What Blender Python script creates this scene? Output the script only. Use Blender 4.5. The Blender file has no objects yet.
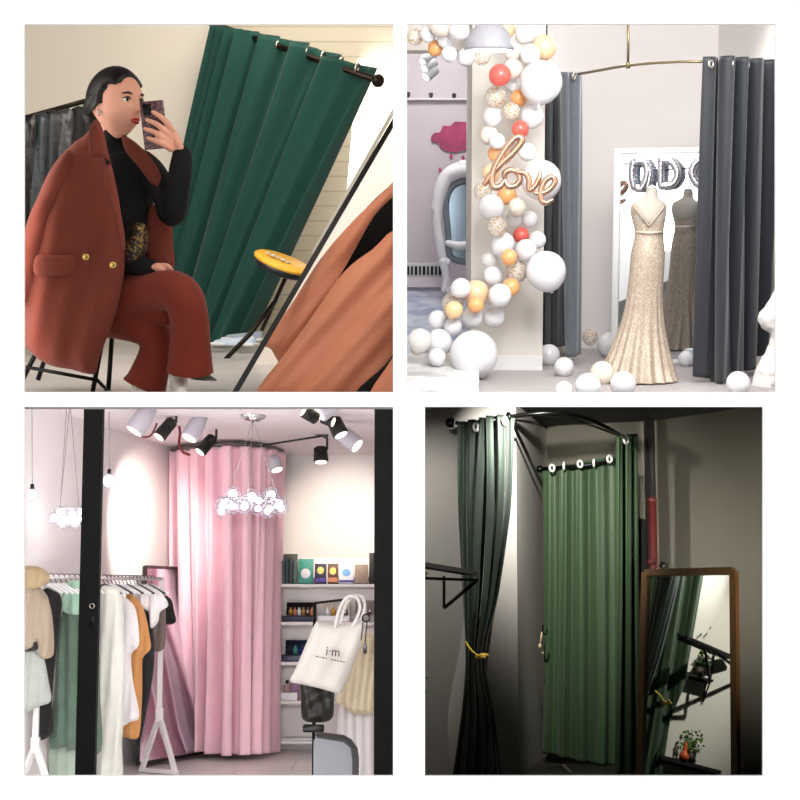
import bpy, math, random
from math import sin, cos, pi, radians, sqrt
from mathutils import Vector, Matrix
from mathutils.geometry import delaunay_2d_cdt
random.seed(7)
S = bpy.context.scene
COL = S.collection
F = 1600.0                       # focal length in pixels of an 800 px frame (72 mm lens)
CAMZ = 4.0
V = Vector

# ------------------------------------------------------------ materials
def lin(c):
    if isinstance(c, str):
        c = [int(c[i:i+2], 16)/255 for i in (0, 2, 4)]
    return [x/12.92 if x <= .04045 else ((x+.055)/1.055)**2.4 for x in c]
MATS = {}
def mat(name, col, rough=.6, metal=0., bump=0., bscale=60., var=0., vscale=8., sheen=0., spec=.4, coat=0., stretch=None, emit=0., alpha=1., trans=0.):
    if name in MATS: return MATS[name]
    m = bpy.data.materials.new(name); m.use_nodes = True
    nt = m.node_tree; b = nt.nodes['Principled BSDF']
    c = lin(col) + [1]
    b.inputs['Base Color'].default_value = c
    b.inputs['Roughness'].default_value = rough
    b.inputs['Metallic'].default_value = metal
    b.inputs['Specular IOR Level'].default_value = spec
    b.inputs['Sheen Weight'].default_value = sheen
    b.inputs['Coat Weight'].default_value = coat
    b.inputs['Alpha'].default_value = alpha
    b.inputs['Transmission Weight'].default_value = trans
    if emit:
        b.inputs['Emission Color'].default_value = c
        b.inputs['Emission Strength'].default_value = emit
    if var or bump:
        tc = nt.nodes.new('ShaderNodeTexCoord'); mp = nt.nodes.new('ShaderNodeMapping')
        nt.links.new(tc.outputs['Object'], mp.inputs[0])
        if stretch: mp.inputs['Scale'].default_value = stretch
    if var:
        n = nt.nodes.new('ShaderNodeTexNoise'); n.inputs['Scale'].default_value = vscale; n.inputs['Detail'].default_value = 4
        nt.links.new(mp.outputs[0], n.inputs['Vector'])
        r = nt.nodes.new('ShaderNodeValToRGB')
        r.color_ramp.elements[0].position = .3; r.color_ramp.elements[1].position = .7
        r.color_ramp.elements[0].color = [x*(1-var) for x in c[:3]] + [1]
        r.color_ramp.elements[1].color = [min(1, x*(1+var)) for x in c[:3]] + [1]
        nt.links.new(n.outputs[0], r.inputs[0]); nt.links.new(r.outputs[0], b.inputs['Base Color'])
    if bump:
        n = nt.nodes.new('ShaderNodeTexNoise'); n.inputs['Scale'].default_value = bscale; n.inputs['Detail'].default_value = 3
        nt.links.new(mp.outputs[0], n.inputs['Vector'])
        bp = nt.nodes.new('ShaderNodeBump'); bp.inputs['Strength'].default_value = bump; bp.inputs['Distance'].default_value = .004
        nt.links.new(n.outputs[0], bp.inputs['Height']); nt.links.new(bp.outputs[0], b.inputs['Normal'])
    MATS[name] = m
    return m
def fleck(name, base, flk, scale, thr, metal=.0, fl_metal=.6, rough=.5, stretch=(1, 1, 1), see=0.):
    """a base colour with scattered flecks of another (sequins, confetti); see = clear share of the base"""
    m = bpy.data.materials.new(name); m.use_nodes = True; nt = m.node_tree; b = nt.nodes['Principled BSDF']
    tc = nt.nodes.new('ShaderNodeTexCoord'); mp = nt.nodes.new('ShaderNodeMapping'); mp.inputs['Scale'].default_value = stretch
    nt.links.new(tc.outputs['Object'], mp.inputs[0])
    v = nt.nodes.new('ShaderNodeTexVoronoi'); v.inputs['Scale'].default_value = scale
    nt.links.new(mp.outputs[0], v.inputs['Vector'])
    sp = nt.nodes.new('ShaderNodeSeparateColor'); nt.links.new(v.outputs['Color'], sp.inputs[0])
    g = nt.nodes.new('ShaderNodeMath'); g.operation = 'GREATER_THAN'; g.inputs[1].default_value = thr
    nt.links.new(sp.outputs[0], g.inputs[0])
    mx = nt.nodes.new('ShaderNodeMix'); mx.data_type = 'RGBA'
    mx.inputs[6].default_value = lin(base)+[1]; mx.inputs[7].default_value = lin(flk)+[1]
    nt.links.new(g.outputs[0], mx.inputs[0]); nt.links.new(mx.outputs[2], b.inputs['Base Color'])
    mm = nt.nodes.new('ShaderNodeMath'); mm.operation = 'MULTIPLY'; mm.inputs[1].default_value = fl_metal
    nt.links.new(g.outputs[0], mm.inputs[0]); nt.links.new(mm.outputs[0], b.inputs['Metallic'])
    b.inputs['Roughness'].default_value = rough
    if see:
        ma = nt.nodes.new('ShaderNodeMath'); ma.operation = 'MAXIMUM'; ma.inputs[1].default_value = 1-see
        nt.links.new(g.outputs[0], ma.inputs[0]); nt.links.new(ma.outputs[0], b.inputs['Alpha'])
    MATS[name] = m
    return m
def brickmat(name, c1, c2, mortar, bw, bh, msize, rough=.6, bump=.4, axes='xz'):
    m = bpy.data.materials.new(name); m.use_nodes = True; nt = m.node_tree; b = nt.nodes['Principled BSDF']
    tc = nt.nodes.new('ShaderNodeTexCoord'); sx = nt.nodes.new('ShaderNodeSeparateXYZ'); cx = nt.nodes.new('ShaderNodeCombineXYZ')
    nt.links.new(tc.outputs['Object'], sx.inputs[0])
    ix = {'x': 0, 'y': 1, 'z': 2}
    nt.links.new(sx.outputs[ix[axes[0]]], cx.inputs[0]); nt.links.new(sx.outputs[ix[axes[1]]], cx.inputs[1])
    t = nt.nodes.new('ShaderNodeTexBrick'); t.inputs['Scale'].default_value = 1
    t.inputs['Brick Width'].default_value = bw; t.inputs['Row Height'].default_value = bh; t.inputs['Mortar Size'].default_value = msize
    t.inputs['Color1'].default_value = lin(c1)+[1]; t.inputs['Color2'].default_value = lin(c2)+[1]; t.inputs['Mortar'].default_value = lin(mortar)+[1]
    nt.links.new(cx.outputs[0], t.inputs[0]); nt.links.new(t.outputs[0], b.inputs['Base Color'])
    b.inputs['Roughness'].default_value = rough
    bp = nt.nodes.new('ShaderNodeBump'); bp.invert = True; bp.inputs['Strength'].default_value = bump; bp.inputs['Distance'].default_value = .01
    nt.links.new(t.outputs[1], bp.inputs['Height']); nt.links.new(bp.outputs[0], b.inputs['Normal'])
    MATS[name] = m
    return m
def glassy(name, col, facing=.25, emit=0):
    """thin blown glass: clear when looked at square on, whitish and shiny at the rim"""
    m = bpy.data.materials.new(name); m.use_nodes = True; nt = m.node_tree
    b = nt.nodes['Principled BSDF']; b.inputs['Base Color'].default_value = lin(col)+[1]; b.inputs['Roughness'].default_value = .05
    lw = nt.nodes.new('ShaderNodeLayerWeight'); lw.inputs[0].default_value = .35
    ad = nt.nodes.new('ShaderNodeMath'); ad.operation = 'ADD'; ad.inputs[1].default_value = facing; ad.use_clamp = True
    nt.links.new(lw.outputs['Facing'], ad.inputs[0]); nt.links.new(ad.outputs[0], b.inputs['Alpha'])
    if emit:
        b.inputs['Emission Color'].default_value = lin(col)+[1]; b.inputs['Emission Strength'].default_value = emit
    MATS[name] = m
    return m

# ------------------------------------------------------------ rooms: each is a box with its own floor, seen from the same camera
class Room:
    def __init__(s, horizon, h):
        s.t = math.atan((400-horizon)/F); s.h = h
        s.M = Matrix.Translation((0, 0, CAMZ)) @ Matrix.Rotation(s.t, 4, 'X') @ Matrix.Translation((0, 0, -h))
        s.R = Matrix.Rotation(-s.t, 3, 'X')
    def at(s, px, py, y):
        d = s.R @ V(((px-400)/F, 1, -(py-400)/F))
        return V((d.x/d.y*y, y, d.z/d.y*y + s.h))
    def on(s, px, py, z=0.):
        d = s.R @ V(((px-400)/F, 1, -(py-400)/F))
        k = (z-s.h)/d.z
        return V((d.x*k, d.y*k, z))
    def rad(s, r, y): return r*y/F

def frame(dirz, up=V((0, 0, 1))):
    z = V(dirz).normalized()
    x = V(up).cross(z)
    if x.length < 1e-4: x = V((1, 0, 0)).cross(z)
    x.normalize(); y = z.cross(x)
    return x, y, z
class MB:
    def __init__(s): s.v = []; s.f = []; s.smooth = []
    def add(s, vs, fs, smooth=True):
        o = len(s.v); s.v += [V(p) for p in vs]
        for f in fs: s.f.append([i+o for i in f]); s.smooth.append(smooth)
        return s
    def grid(s, rows, closed=False, caps=False, smooth=True):
        n = len(rows[0]); vs = [p for r in rows for p in r]; fs = []
        for i in range(len(rows)-1):
            for j in range(n if closed else n-1):
                k = (j+1) % n
                fs.append([i*n+j, i*n+k, (i+1)*n+k, (i+1)*n+j])
        if caps:
            fs.append(list(range(n))[::-1]); fs.append([(len(rows)-1)*n+j for j in range(n)])
        return s.add(vs, fs, smooth)
    def box(s, c, size, rot=None, bev=0.):
        hx, hy, hz = [a/2 for a in size]; R = rot or Matrix.Identity(3); c = V(c)
        if bev <= 0:
            vs = [c + R @ V((x*hx, y*hy, z*hz)) for x in (-1, 1) for y in (-1, 1) for z in (-1, 1)]
            return s.add(vs, [[0, 1, 3, 2], [4, 6, 7, 5], [0, 4, 5, 1], [2, 3, 7, 6], [0, 2, 6, 4], [1, 5, 7, 3]], False)
        b = min(bev, hx*.9, hy*.9, hz*.9); rows = []
        for (z, i) in ((-hz, b), (-hz+b*.3, b*.3), (-hz+b, 0), (hz-b, 0), (hz-b*.3, b*.3), (hz, b)):
            r = []
            for cx, cy, a0 in ((1, 1, 0), (-1, 1, 90), (-1, -1, 180), (1, -1, 270)):
                for a in (0, 30, 60, 90):
                    t = radians(a0+a); rr = b-i
                    r.append(c + R @ V((cx*(hx-b)+rr*cos(t), cy*(hy-b)+rr*sin(t), z)))
            rows.append(r)
        return s.grid(rows, True, True)
    def beam(s, a, b, w, h, up=V((0, 0, 1))):
        a, b = V(a), V(b); x, y, z = frame(b-a, up)
        R = Matrix((x, y, z)).transposed()
        return s.box((a+b)/2, (w, h, (b-a).length), R)
    def tube(s, pts, r, n=10, caps=True, flat=1., up=V((0, 0, 1)), closed=False):
        pts = [V(p) for p in pts]; N = len(pts); rs = r if isinstance(r, (list, tuple)) else [r]*N
        rows = []; px = None
        for i, p in enumerate(pts):
            if closed: d = pts[(i+1) % N]-pts[i-1]
            else: d = pts[min(i+1, N-1)]-pts[max(i-1, 0)]
            if px is None: x, y, z = frame(d, up)
            else:
                z = d.normalized(); x = px - z*px.dot(z)
                if x.length < 1e-5: x, y, z = frame(d, up)
                x.normalize(); y = z.cross(x)
            px = x
            rows.append([p + (x*cos(2*pi*k/n) + y*sin(2*pi*k/n)*flat)*rs[i] for k in range(n)])
        if closed: rows.append(rows[0]); return s.grid(rows, True)
        return s.grid(rows, True, caps)
    def limb(s, pts, rs, n=16, sub=6, flat=1., round_ends=True):
        """a smooth tapering tube through the points, with rounded ends"""
        P, R = smooth(pts, sub), smooth1(rs, sub)
        if round_ends:
            d0 = (P[0]-P[1]).normalized(); d1 = (P[-1]-P[-2]).normalized()
            a = [(P[0]+d0*R[0]*sin(t), R[0]*cos(t)) for t in (1.5, 1.1, .6, .3)]
            b = [(P[-1]+d1*R[-1]*sin(t), R[-1]*cos(t)) for t in (.3, .6, 1.1, 1.5)]
            P = [x[0] for x in a]+P+[x[0] for x in b]; R = [x[1] for x in a]+R+[x[1] for x in b]
        return s.tube(P, R, n, True, flat)
    def ball(s, c, r, n=24, m=14, sc=(1, 1, 1), rot=None):
        R = rot or Matrix.Identity(3); c = V(c); rows = []
        for i in range(m+1):
            t = pi*i/m; t = min(max(t, .02), pi-.02)
            rows.append([c + R @ V((r*sc[0]*sin(t)*cos(2*pi*k/n), r*sc[1]*sin(t)*sin(2*pi*k/n), r*sc[2]*cos(t))) for k in range(n)])
        return s.grid(rows[::-1], True, True)
    def lathe(s, c, prof, n=28, axis=None, sx=1., sy=1., caps=True):
        c = V(c); x, y, z = frame(axis) if axis else (V((1, 0, 0)), V((0, 1, 0)), V((0, 0, 1)))
        return s.grid([[c + x*r*sx*cos(2*pi*k/n) + y*r*sy*sin(2*pi*k/n) + z*h for k in range(n)] for r, h in prof], True, caps)
    def ring(s, c, R, r, axis, n=24, m=8):
        c = V(c); x, y, z = frame(axis); rows = []
        for i in range(n+1):
            a = 2*pi*i/n; d = x*cos(a)+y*sin(a)
            rows.append([c + d*(R+r*cos(2*pi*k/m)) + z*r*sin(2*pi*k/m) for k in range(m)])
        return s.grid(rows, True)
    def prism(s, poly, z0, z1, fn):
        """polygon in 2D extruded between z0 and z1; fn maps (a, b, z) to a point"""
        n = len(poly)
        r = delaunay_2d_cdt([V(p) for p in poly], [], [list(range(n))], 1, 1e-6)
        vs, fs = r[0], r[2]; k = len(vs)
        s.add([fn(p[0], p[1], z0) for p in vs]+[fn(p[0], p[1], z1) for p in vs], [list(f) for f in fs]+[[i+k for i in f[::-1]] for f in fs], False)
        s.add([fn(p[0], p[1], z) for z in (z0, z1) for p in poly], [[i, (i+1) % n, n+(i+1) % n, n+i] for i in range(n)], False)
        return s
    def pillow(s, outline, fn, thick, rim, step, off=None, back=.6, sub=4):
        """an outline swollen into a body: fn(a, b, d) -> point, d towards the viewer. thick = greatest half depth, rim = width of the rounding"""
        O = smooth2(outline, sub, closed=True) if sub > 1 else [V(p) for p in outline]
        x0 = min(p.x for p in O); x1 = max(p.x for p in O); y0 = min(p.y for p in O); y1 = max(p.y for p in O)
        n = len(O)
        def dist(p):
            best = 1e9; ins = False
            for i in range(n):
                a, b = O[i], O[(i+1) % n]; ab = b-a; t = max(0, min(1, (p-a).dot(ab)/max(ab.length_squared, 1e-9)))
                best = min(best, (p-a-ab*t).length)
                if (a.y > p.y) != (b.y > p.y) and p.x < (b.x-a.x)*(p.y-a.y)/(b.y-a.y)+a.x: ins = not ins
            return best if ins else -best
        pts = list(O); ds = [0.]*n
        y = y0; row = 0
        while y < y1:
            x = x0 + (step/2 if row % 2 else 0)
            while x < x1:
                d = dist(V((x, y)))
                if d > step*.45: pts.append(V((x, y))); ds.append(d)
                x += step
            y += step*.87; row += 1
        r = delaunay_2d_cdt(pts, [], [list(range(n))], 1, 1e-6)
        vs, fs = r[0], r[2]
        idx = [o[0] if o else 0 for o in r[3]]
        hh = [thick*sqrt(max(0, 1-(1-min(ds[i]/rim, 1))**2)) if i < len(ds) else 0 for i in idx]
        k = len(vs)
        fo = off or (lambda a, b: 0.)
        front = [fn(p.x, p.y, hh[i]+fo(p.x, p.y)) for i, p in enumerate(vs)]
        bk = [fn(p.x, p.y, -hh[i]*back+fo(p.x, p.y)-(.002)) for i, p in enumerate(vs)]
        s.add(front+bk, [list(f) for f in fs]+[[i+k for i in f[::-1]] for f in fs], True)
        bi = [i for i in range(k) if idx[i] < n]; order = sorted(bi, key=lambda i: idx[i])
        m = len(order); s.add([front[i] for i in order]+[bk[i] for i in order], [[i, (i+1) % m, m+(i+1) % m, m+i] for i in range(m)], True)
        return s
    def build(s, name, m, room=None, parent=None, loc=None, label=None, cat=None, group=None, kind=None, solid=0., subd=0, remesh=0., autos=None):
        loc = V(loc) if loc is not None else (V(parent['_loc']) if parent is not None and '_loc' in parent else V((0, 0, 0)))
        me = bpy.data.meshes.new(name)
        me.from_pydata([tuple(p-loc) for p in s.v], [], s.f); me.update()
        for p, sm in zip(me.polygons, s.smooth): p.use_smooth = sm
        ms = m if isinstance(m, (list, tuple)) else [m]
        for x in ms: me.materials.append(x)
        o = bpy.data.objects.new(name, me); COL.objects.link(o)
        if parent is not None:
            o.parent = parent; o['_loc'] = tuple(loc)
            o.location = loc - V(parent['_loc'])
            if label: o['label'] = label
        else:
            o.matrix_world = (room.M if room else Matrix.Identity(4)) @ Matrix.Translation(loc); o['_loc'] = tuple(loc)
            tag(o, label, cat, group, kind)
        if remesh:
            r = o.modifiers.new('r', 'REMESH'); r.mode = 'VOXEL'; r.voxel_size = remesh; r.use_smooth_shade = True
            q = o.modifiers.new('s', 'SMOOTH'); q.iterations = 3; q.factor = .5
        if solid:
            q = o.modifiers.new('t', 'SOLIDIFY'); q.thickness = solid; q.offset = 0
        if subd:
            q = o.modifiers.new('u', 'SUBSURF'); q.levels = q.render_levels = subd
        if kind and parent is not None: o['kind'] = kind
        return o
def tag(o, label=None, cat=None, group=None, kind=None):
    if label: o['label'] = label
    if cat: o['category'] = cat
    if group: o['group'] = group
    if kind: o['kind'] = kind
def thing(room, name, label, cat, loc, group=None):
    o = bpy.data.objects.new(name, None); COL.objects.link(o); o.empty_display_size = .1
    o.matrix_world = room.M @ Matrix.Translation(V(loc)); o['_loc'] = tuple(V(loc))
    tag(o, label, cat, group)
    return o
def copy_tree(o, room, loc, label=None, scale=1., rz=0.):
    c = o.copy(); COL.objects.link(c)
    c.matrix_world = room.M @ Matrix.Translation(V(loc)) @ Matrix.Rotation(rz, 4, 'Z') @ Matrix.Scale(scale, 4); c['_loc'] = tuple(V(loc))
    if label: c['label'] = label
    for ch in list(o.children):
        d = ch.copy(); COL.objects.link(d); d.parent = c
        for g in list(ch.children):
            e = g.copy(); COL.objects.link(e); e.parent = d
    return c
def cat1(p0, p1, p2, p3, t):
    return ((p1*2) + (p2-p0)*t + (p0*2-p1*5+p2*4-p3)*t*t + (p1*3-p0-p2*3+p3)*t*t*t)*.5
def smooth(pts, sub, closed=False):
    pts = [V(p) for p in pts]; n = len(pts); out = []
    if closed:
        return [cat1(pts[i-1], pts[i], pts[(i+1) % n], pts[(i+2) % n], t/sub) for i in range(n) for t in range(sub)]
    for i in range(n-1):
        a = pts[max(i-1, 0)]; b = pts[i]; c = pts[i+1]; d = pts[min(i+2, n-1)]
        out += [cat1(a, b, c, d, t/sub) for t in range(sub)]
    return out+[pts[-1]]
smooth2 = smooth
def smooth1(rs, sub):
    return [p.x for p in smooth([V((r, 0)) for r in rs], sub)]
def sample(line, u):
    """point at share u of a polyline's control parameter, smoothed"""
    n = len(line)-1; t = min(max(u*n, 0), n-1e-6); i = int(t); f = t-i
    return cat1(line[max(i-1, 0)], line[i], line[i+1], line[min(i+2, n)], f)
def curtain_mesh(rows, folds, amp, nu=260, nv=36, seed=0, sharp=.35, tamp=None, widths=None, flutter=.25, sag=0.):
    """rows: list of polylines (points), top to bottom; folds swing out of the surface"""
    rnd = random.Random(seed); ph = [rnd.uniform(-.5, .5) for _ in range(6)]
    mb = MB(); R = []
    for j in range(nv+1):
        v = j/nv; row = []
        line = [sample([V(r[min(k, len(r)-1)]) for r in rows], v) if True else None for k in range(len(rows[0]))]
        a = amp*(1 if not callable(amp) else 1) if not callable(amp) else amp(v)
        for i in range(nu+1):
            u = i/nu; p = sample(line, u); q = sample(line, min(u+.01, 1)); q0 = sample(line, max(u-.01, 0))
            t = (q-q0); t.z = 0
            if t.length < 1e-6: t = V((1, 0, 0))
            t.normalize(); nrm = V((t.y, -t.x, 0))
            w = widths(u) if widths else u
            th = 2*pi*folds*w + flutter*sin(3*v+ph[0]*6+u*7) + flutter*.8*sin(5.1*u*folds/3+ph[1]*9+v*2)
            k = sin(th) + .25*sin(2*th+ph[2]*4+v*1.7) + .12*sin(3.3*th+ph[3]*5+v*3)
            row.append(p + nrm*a*k + t*a*sharp*sin(2*th)*-.6)
        R.append(row)
    mb.grid(R)
    return mb
def wall_piece(room, name, pts, z0, z1, m, th=.06, out=None):
    """a straight wall along plan points, thickness away from the viewer"""
    mb = MB()
    for a, b in zip(pts, pts[1:]):
        a = V((a[0], a[1], 0)); b = V((b[0], b[1], 0)); d = (b-a).normalized(); n = V((-d.y, d.x, 0))
        if n.y < 0: n = -n
        if out is not None: n = V(out).normalized()
        q = [a, b, b+n*th, a+n*th]
        mb.add([p+V((0, 0, z)) for z in (z0, z1) for p in q], [[0, 1, 5, 4], [1, 2, 6, 5], [2, 3, 7, 6], [3, 0, 4, 7], [0, 3, 2, 1], [4, 5, 6, 7]], False)
    return mb.build(name, m, room, kind='structure')
def area(room, pos, target, sx, sy, power, col=(1, 1, 1), spread=180):
    l = bpy.data.lights.new('area', 'AREA'); l.shape = 'RECTANGLE'; l.size = sx; l.size_y = sy; l.energy = power; l.color = col
    l.spread = radians(spread)
    o = bpy.data.objects.new('added_fill_light', l); COL.objects.link(o)  # fill lamp out of view, added to brighten a room
    z = -(V(target)-V(pos)).normalized(); x, y, z = frame(z)
    o.matrix_world = room.M @ (Matrix.Translation(V(pos)) @ Matrix((x, y, z)).transposed().to_4x4())
    return o
def point(room, pos, power, r=.05, col=(1, 1, 1)):
    l = bpy.data.lights.new('point', 'POINT'); l.energy = power; l.color = col; l.shadow_soft_size = r
    o = bpy.data.objects.new('bulb_light', l); COL.objects.link(o); o.matrix_world = room.M @ Matrix.Translation(V(pos)); return o
def spot(room, pos, target, power, ang, blend, r=.03, col=(1, 1, 1)):
    l = bpy.data.lights.new('spot', 'SPOT'); l.energy = power; l.color = col; l.spot_size = radians(ang); l.spot_blend = blend; l.shadow_soft_size = r
    o = bpy.data.objects.new('spot_light', l); COL.objects.link(o)
    x, y, z = frame(-(V(target)-V(pos)))
    o.matrix_world = room.M @ (Matrix.Translation(V(pos)) @ Matrix((x, y, z)).transposed().to_4x4()); return o

# ------------------------------------------------------------ camera, world, the white display wall and an added unseen shell that keeps outside light out
cam = bpy.data.cameras.new('camera'); cam.lens = 72; cam.sensor_width = 36; cam.clip_end = 100
co = bpy.data.objects.new('camera', cam); COL.objects.link(co); co.location = (0, 0, CAMZ); co.rotation_euler = (pi/2, 0, 0); S.camera = co
S.view_settings.view_transform = 'Standard'; S.view_settings.look = 'None'; S.view_settings.gamma = 1; S.view_settings.exposure = 0
w = bpy.data.worlds.new('world'); S.world = w; w.use_nodes = True
w.node_tree.nodes['Background'].inputs[0].default_value = (1, 1, 1, 1); w.node_tree.nodes['Background'].inputs[1].default_value = 1.15
S.cycles.max_bounces = 8; S.cycles.transparent_max_bounces = 24; S.cycles.sample_clamp_indirect = 6

YF = 4.5
white = mat('white_display_board', (.985, .985, .985), .8)
shell_l = mat('pale_plaster', (.86, .85, .84), .8)
shell_d = mat('dark_plaster', (.16, .16, .15), .9)
def X(px, y=YF): return (px-400)/F*y
def Z(py, y=YF): return CAMZ-(py-400)/F*y
mb = MB(); th = .012
xs = [-4.2, X(24), X(393), X(407), X(425), X(763), X(775.5), 4.2]
zs = [8.2, Z(24), Z(392), Z(407), Z(776), -.2]
def hole(i, j):
    if j == 1: return i in (1, 3, 4, 5) or False
    if j == 3: return i in (1, 4)
    return False
for i in range(7):
    for j in range(5):
        if hole(i, j): continue
        mb.box(((xs[i]+xs[i+1])/2, YF+th/2, (zs[j]+zs[j+1])/2), (xs[i+1]-xs[i], th, zs[j]-zs[j+1]))
mb.build('wall_front', white, kind='structure')
def slab(name, p0, p1, m): 
    mb = MB(); a, b = V(p0), V(p1); mb.box((a+b)/2, [abs(b[i]-a[i]) for i in range(3)]); return mb.build(name, m, kind='structure')
slab('wall_left', (-4.2, YF+.02, -.2), (-4.1, 19, 8.2), shell_l)  # outer shell, unseen, added to keep world light off the rooms
slab('wall_right', (4.1, YF+.02, CAMZ+.1), (4.2, 19, 8.2), shell_l)
slab('wall_right', (4.1, YF+.02, -.2), (4.2, 19, CAMZ+.1), shell_d)
slab('ceiling', (-4.2, YF+.02, 8.2), (4.2, 19, 8.3), shell_l)
slab('floor', (-4.2, YF+.02, -.3), (4.2, 19, -.2), shell_d)
slab('wall_back', (-4.2, 19, -.2), (4.2, 19.1, 8.2), shell_d)
slab('wall_middle', (-.008, YF+.02, CAMZ), (.008, 19, 8.2), shell_l)  # unseen dividers, added so light does not leak between rooms
slab('wall_middle', (-.008, YF+.02, -.2), (.008, 19, CAMZ), shell_l)
# unseen slab added between the storeys to stop light leaking, along the sight line
def slope(name, x0, x1, y0, y1, row, th, m):
    mb = MB(); z = lambda y: Z(row, y)
    mb.add([(x, y, z(y)+d) for x in (x0, x1) for y in (y0, y1) for d in (0, th)], [[0, 1, 3, 2], [4, 6, 7, 5], [0, 4, 5, 1], [2, 3, 7, 6], [0, 2, 6, 4], [1, 5, 7, 3]], False)
    return mb.build(name, m, kind='structure')
slope('floor', -4.1, -.01, YF+.03, 19, 398, .01, shell_l)
slope('floor', .01, 4.1, YF+.03, 19, 398, .01, shell_d)
# ================================================================ room at upper left: woman on a stool, green curtain
A = Room(260, .455)
def a_floor():
    mb = MB(); f0 = A.on(10, 406); f1 = A.on(10, 338)
    mb.add([(x, y, z) for x in (-2.6, -.02) for y in (f0.y, 9.6) for z in (-.01, 0)], [[0, 1, 3, 2], [4, 6, 7, 5], [0, 4, 5, 1], [2, 3, 7, 6], [0, 2, 6, 4], [1, 5, 7, 3]], False)
    mb.build('floor', mat('pale_grey_floor', (.72, .70, .69), .35, var=.06, vscale=3), A, kind='structure')
a_floor()
cream = brickmat('cream_brick_wall', (.86, .82, .74), (.85, .81, .72), (.76, .72, .62), 2.4, .085, .004, .45, .5)
wall_piece(A, 'wall_back', [(-2.9, 9.3), (-.02, 9.3)], 0, 2.1, cream)
a_wall = mat('warm_white_wall', (.93, .90, .85), .5, var=.02, vscale=2)
# smooth plaster part of the wall behind the woman
wall_piece(A, 'wall_left', [(-2.9, 9.2), (A.at(215, 200, 9.2).x, 9.2)], 0, 2.1, a_wall, .05)

# --- green curtain on its rod
vel = mat('green_velvet', (.02, .25, .22), .8, sheen=.15, var=.10, vscale=30, bump=.3, bscale=200)
def yy(px): return 8.9 - (px-150)/230*.9
top = [A.at(x, y, 8.95-(x-225)/145*.9) for x, y in ((226, 27), (236, 29), (250, 31), (275, 37), (304, 44), (336, 57), (367, 68))]
bot = [A.at(x, y, 8.8-(x-150)/90*.55) for x, y in ((150, 330), (158, 333), (168, 334), (184, 337), (202, 340), (220, 343), (238, 346))]
mb = curtain_mesh([top, [a.lerp(b, .5) for a, b in zip(top, bot)], bot], 7, lambda v: .085*(1-.2*v), nu=420, nv=40, seed=4, sharp=.2, flutter=.10, widths=lambda u: u**.75)
ct = thing(A, 'curtain', 'green velvet curtain hanging slanted from a dark rod in ringed folds', 'curtain', bot[-1])
mb.build('fabric', vel, A, ct, solid=.004)
steel = mat('brushed_nickel', (.75, .73, .70), .25, 1.)
for x, y in ((263, 40), (278, 45), (308, 51), (323, 56), (341, 62), (357, 68)):
    p = A.at(x, y, 8.95-(x-225)/145*.9-.03)
    MB().ring(p, .022, .007, (1, -.35, -.3)).build('eyelet', steel, A, ct)
r0 = A.at(205, 21, 9.08); r1 = A.at(376, 80, 8.0)
bronze = mat('dark_bronze', (.16, .13, .11), .35, .8)
rt = thing(A, 'curtain_rod', 'dark rod with round end cap holding the slanted green curtain', 'curtain rod', r1)
MB().tube([r0, r1], .016, 14).build('rod', bronze, A, rt)
d = (r1-r0).normalized()
MB().lathe(r1-d*.01, [(.0, 0), (.018, 0), (.030, .012), (.034, .026), (.030, .040), (.014, .046), (0, .046)], 20, d).build('end_cap', bronze, A, rt)

# --- small side table, its leg, pale shoes behind it
yt = 7.6
sc = A.at(283, 262, yt)
st = thing(A, 'bar_stool', 'round stool with yellow seat edge and angled dark leg by the mirror', 'stool', A.on(215, 368))
tilt = V((.25, 0, .97))
MB().lathe(sc, [(0, -.05), (.10, -.05), (.130, -.04), (.140, -.012), (0, -.012)], 32, (.34, -.20, .92)).build('seat_base', mat('navy_paint', (.07, .09, .14), .4), A, st, label='dark seat underside')
MB().lathe(sc, [(0, -.012), (.139, -.012), (.144, 0), (.135, .008), (0, .010)], 32, (.34, -.20, .92)).build('seat', mat('yellow_wood', (.93, .70, .22), .45, var=.1, vscale=20), A, st, label='yellow wooden seat')
lp = [A.at(276, 300, yt-.05), A.at(250, 334, yt-.1), A.at(218, 367, yt-.2)]
MB().tube(lp, [.010, .012, .010], 10).build('leg', bronze, A, st)
MB().ball(lp[-1], .016, 14, 8, (1, 1, .6)).build('rubber_foot', mat('black_rubber', (.03, .03, .03), .6), A, st)
MB().tube([A.at(290, 268, yt+.05), A.at(262, 330, yt+.2)], .010, 10).build('leg', bronze, A, st)
fl = MB()
for k in range(5):
    p = A.at(268+k*5, 253+k*2.3, yt-.04); fl.ball(p, .012+.003*(k % 2), 12, 8, (1, 1, .5))
fl.build('glass_beads', mat('clear_trinket', (.80, .80, .78), .15, .3), A, loc=sc, label='little pale trinkets lying on the yellow stool seat', cat='trinkets', kind='stuff')
def slipper(px, py, y, rz, label, m, sole):
    p = A.at(px, py, y); t = thing(A, 'slipper', label, 'slipper', p)
    R = Matrix.Rotation(rz, 3, 'Z'); mb = MB(); rows = []
    for k in range(9):
        u = k/8; w_ = .034*(.75+.5*sin(pi*min(u*1.1, 1)))*(1 if u < 1 else .6); h_ = .05*(1-.55*u)
        c = p+R @ V((0, -.1+.24*u, 0)); rows.append([c+R @ V((w_*cos(a), 0, max(0, h_*sin(a)))) for a in [2*pi*i/16 for i in range(16)]])
    mb.grid(rows, True, True); mb.build('upper', m, A, t, subd=1)
    MB().box(p+R @ V((0, .02, .004)), (.075, .25, .016), R, .008).build('sole', sole, A, t)
slipper(238, 345, 7.9, 1.15, 'pale blue-white slipper on the floor behind the dark stool leg', mat('pale_blue_cloth', (.78, .85, .92), .6), mat('white_sole', (.9, .9, .9), .5))
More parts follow.
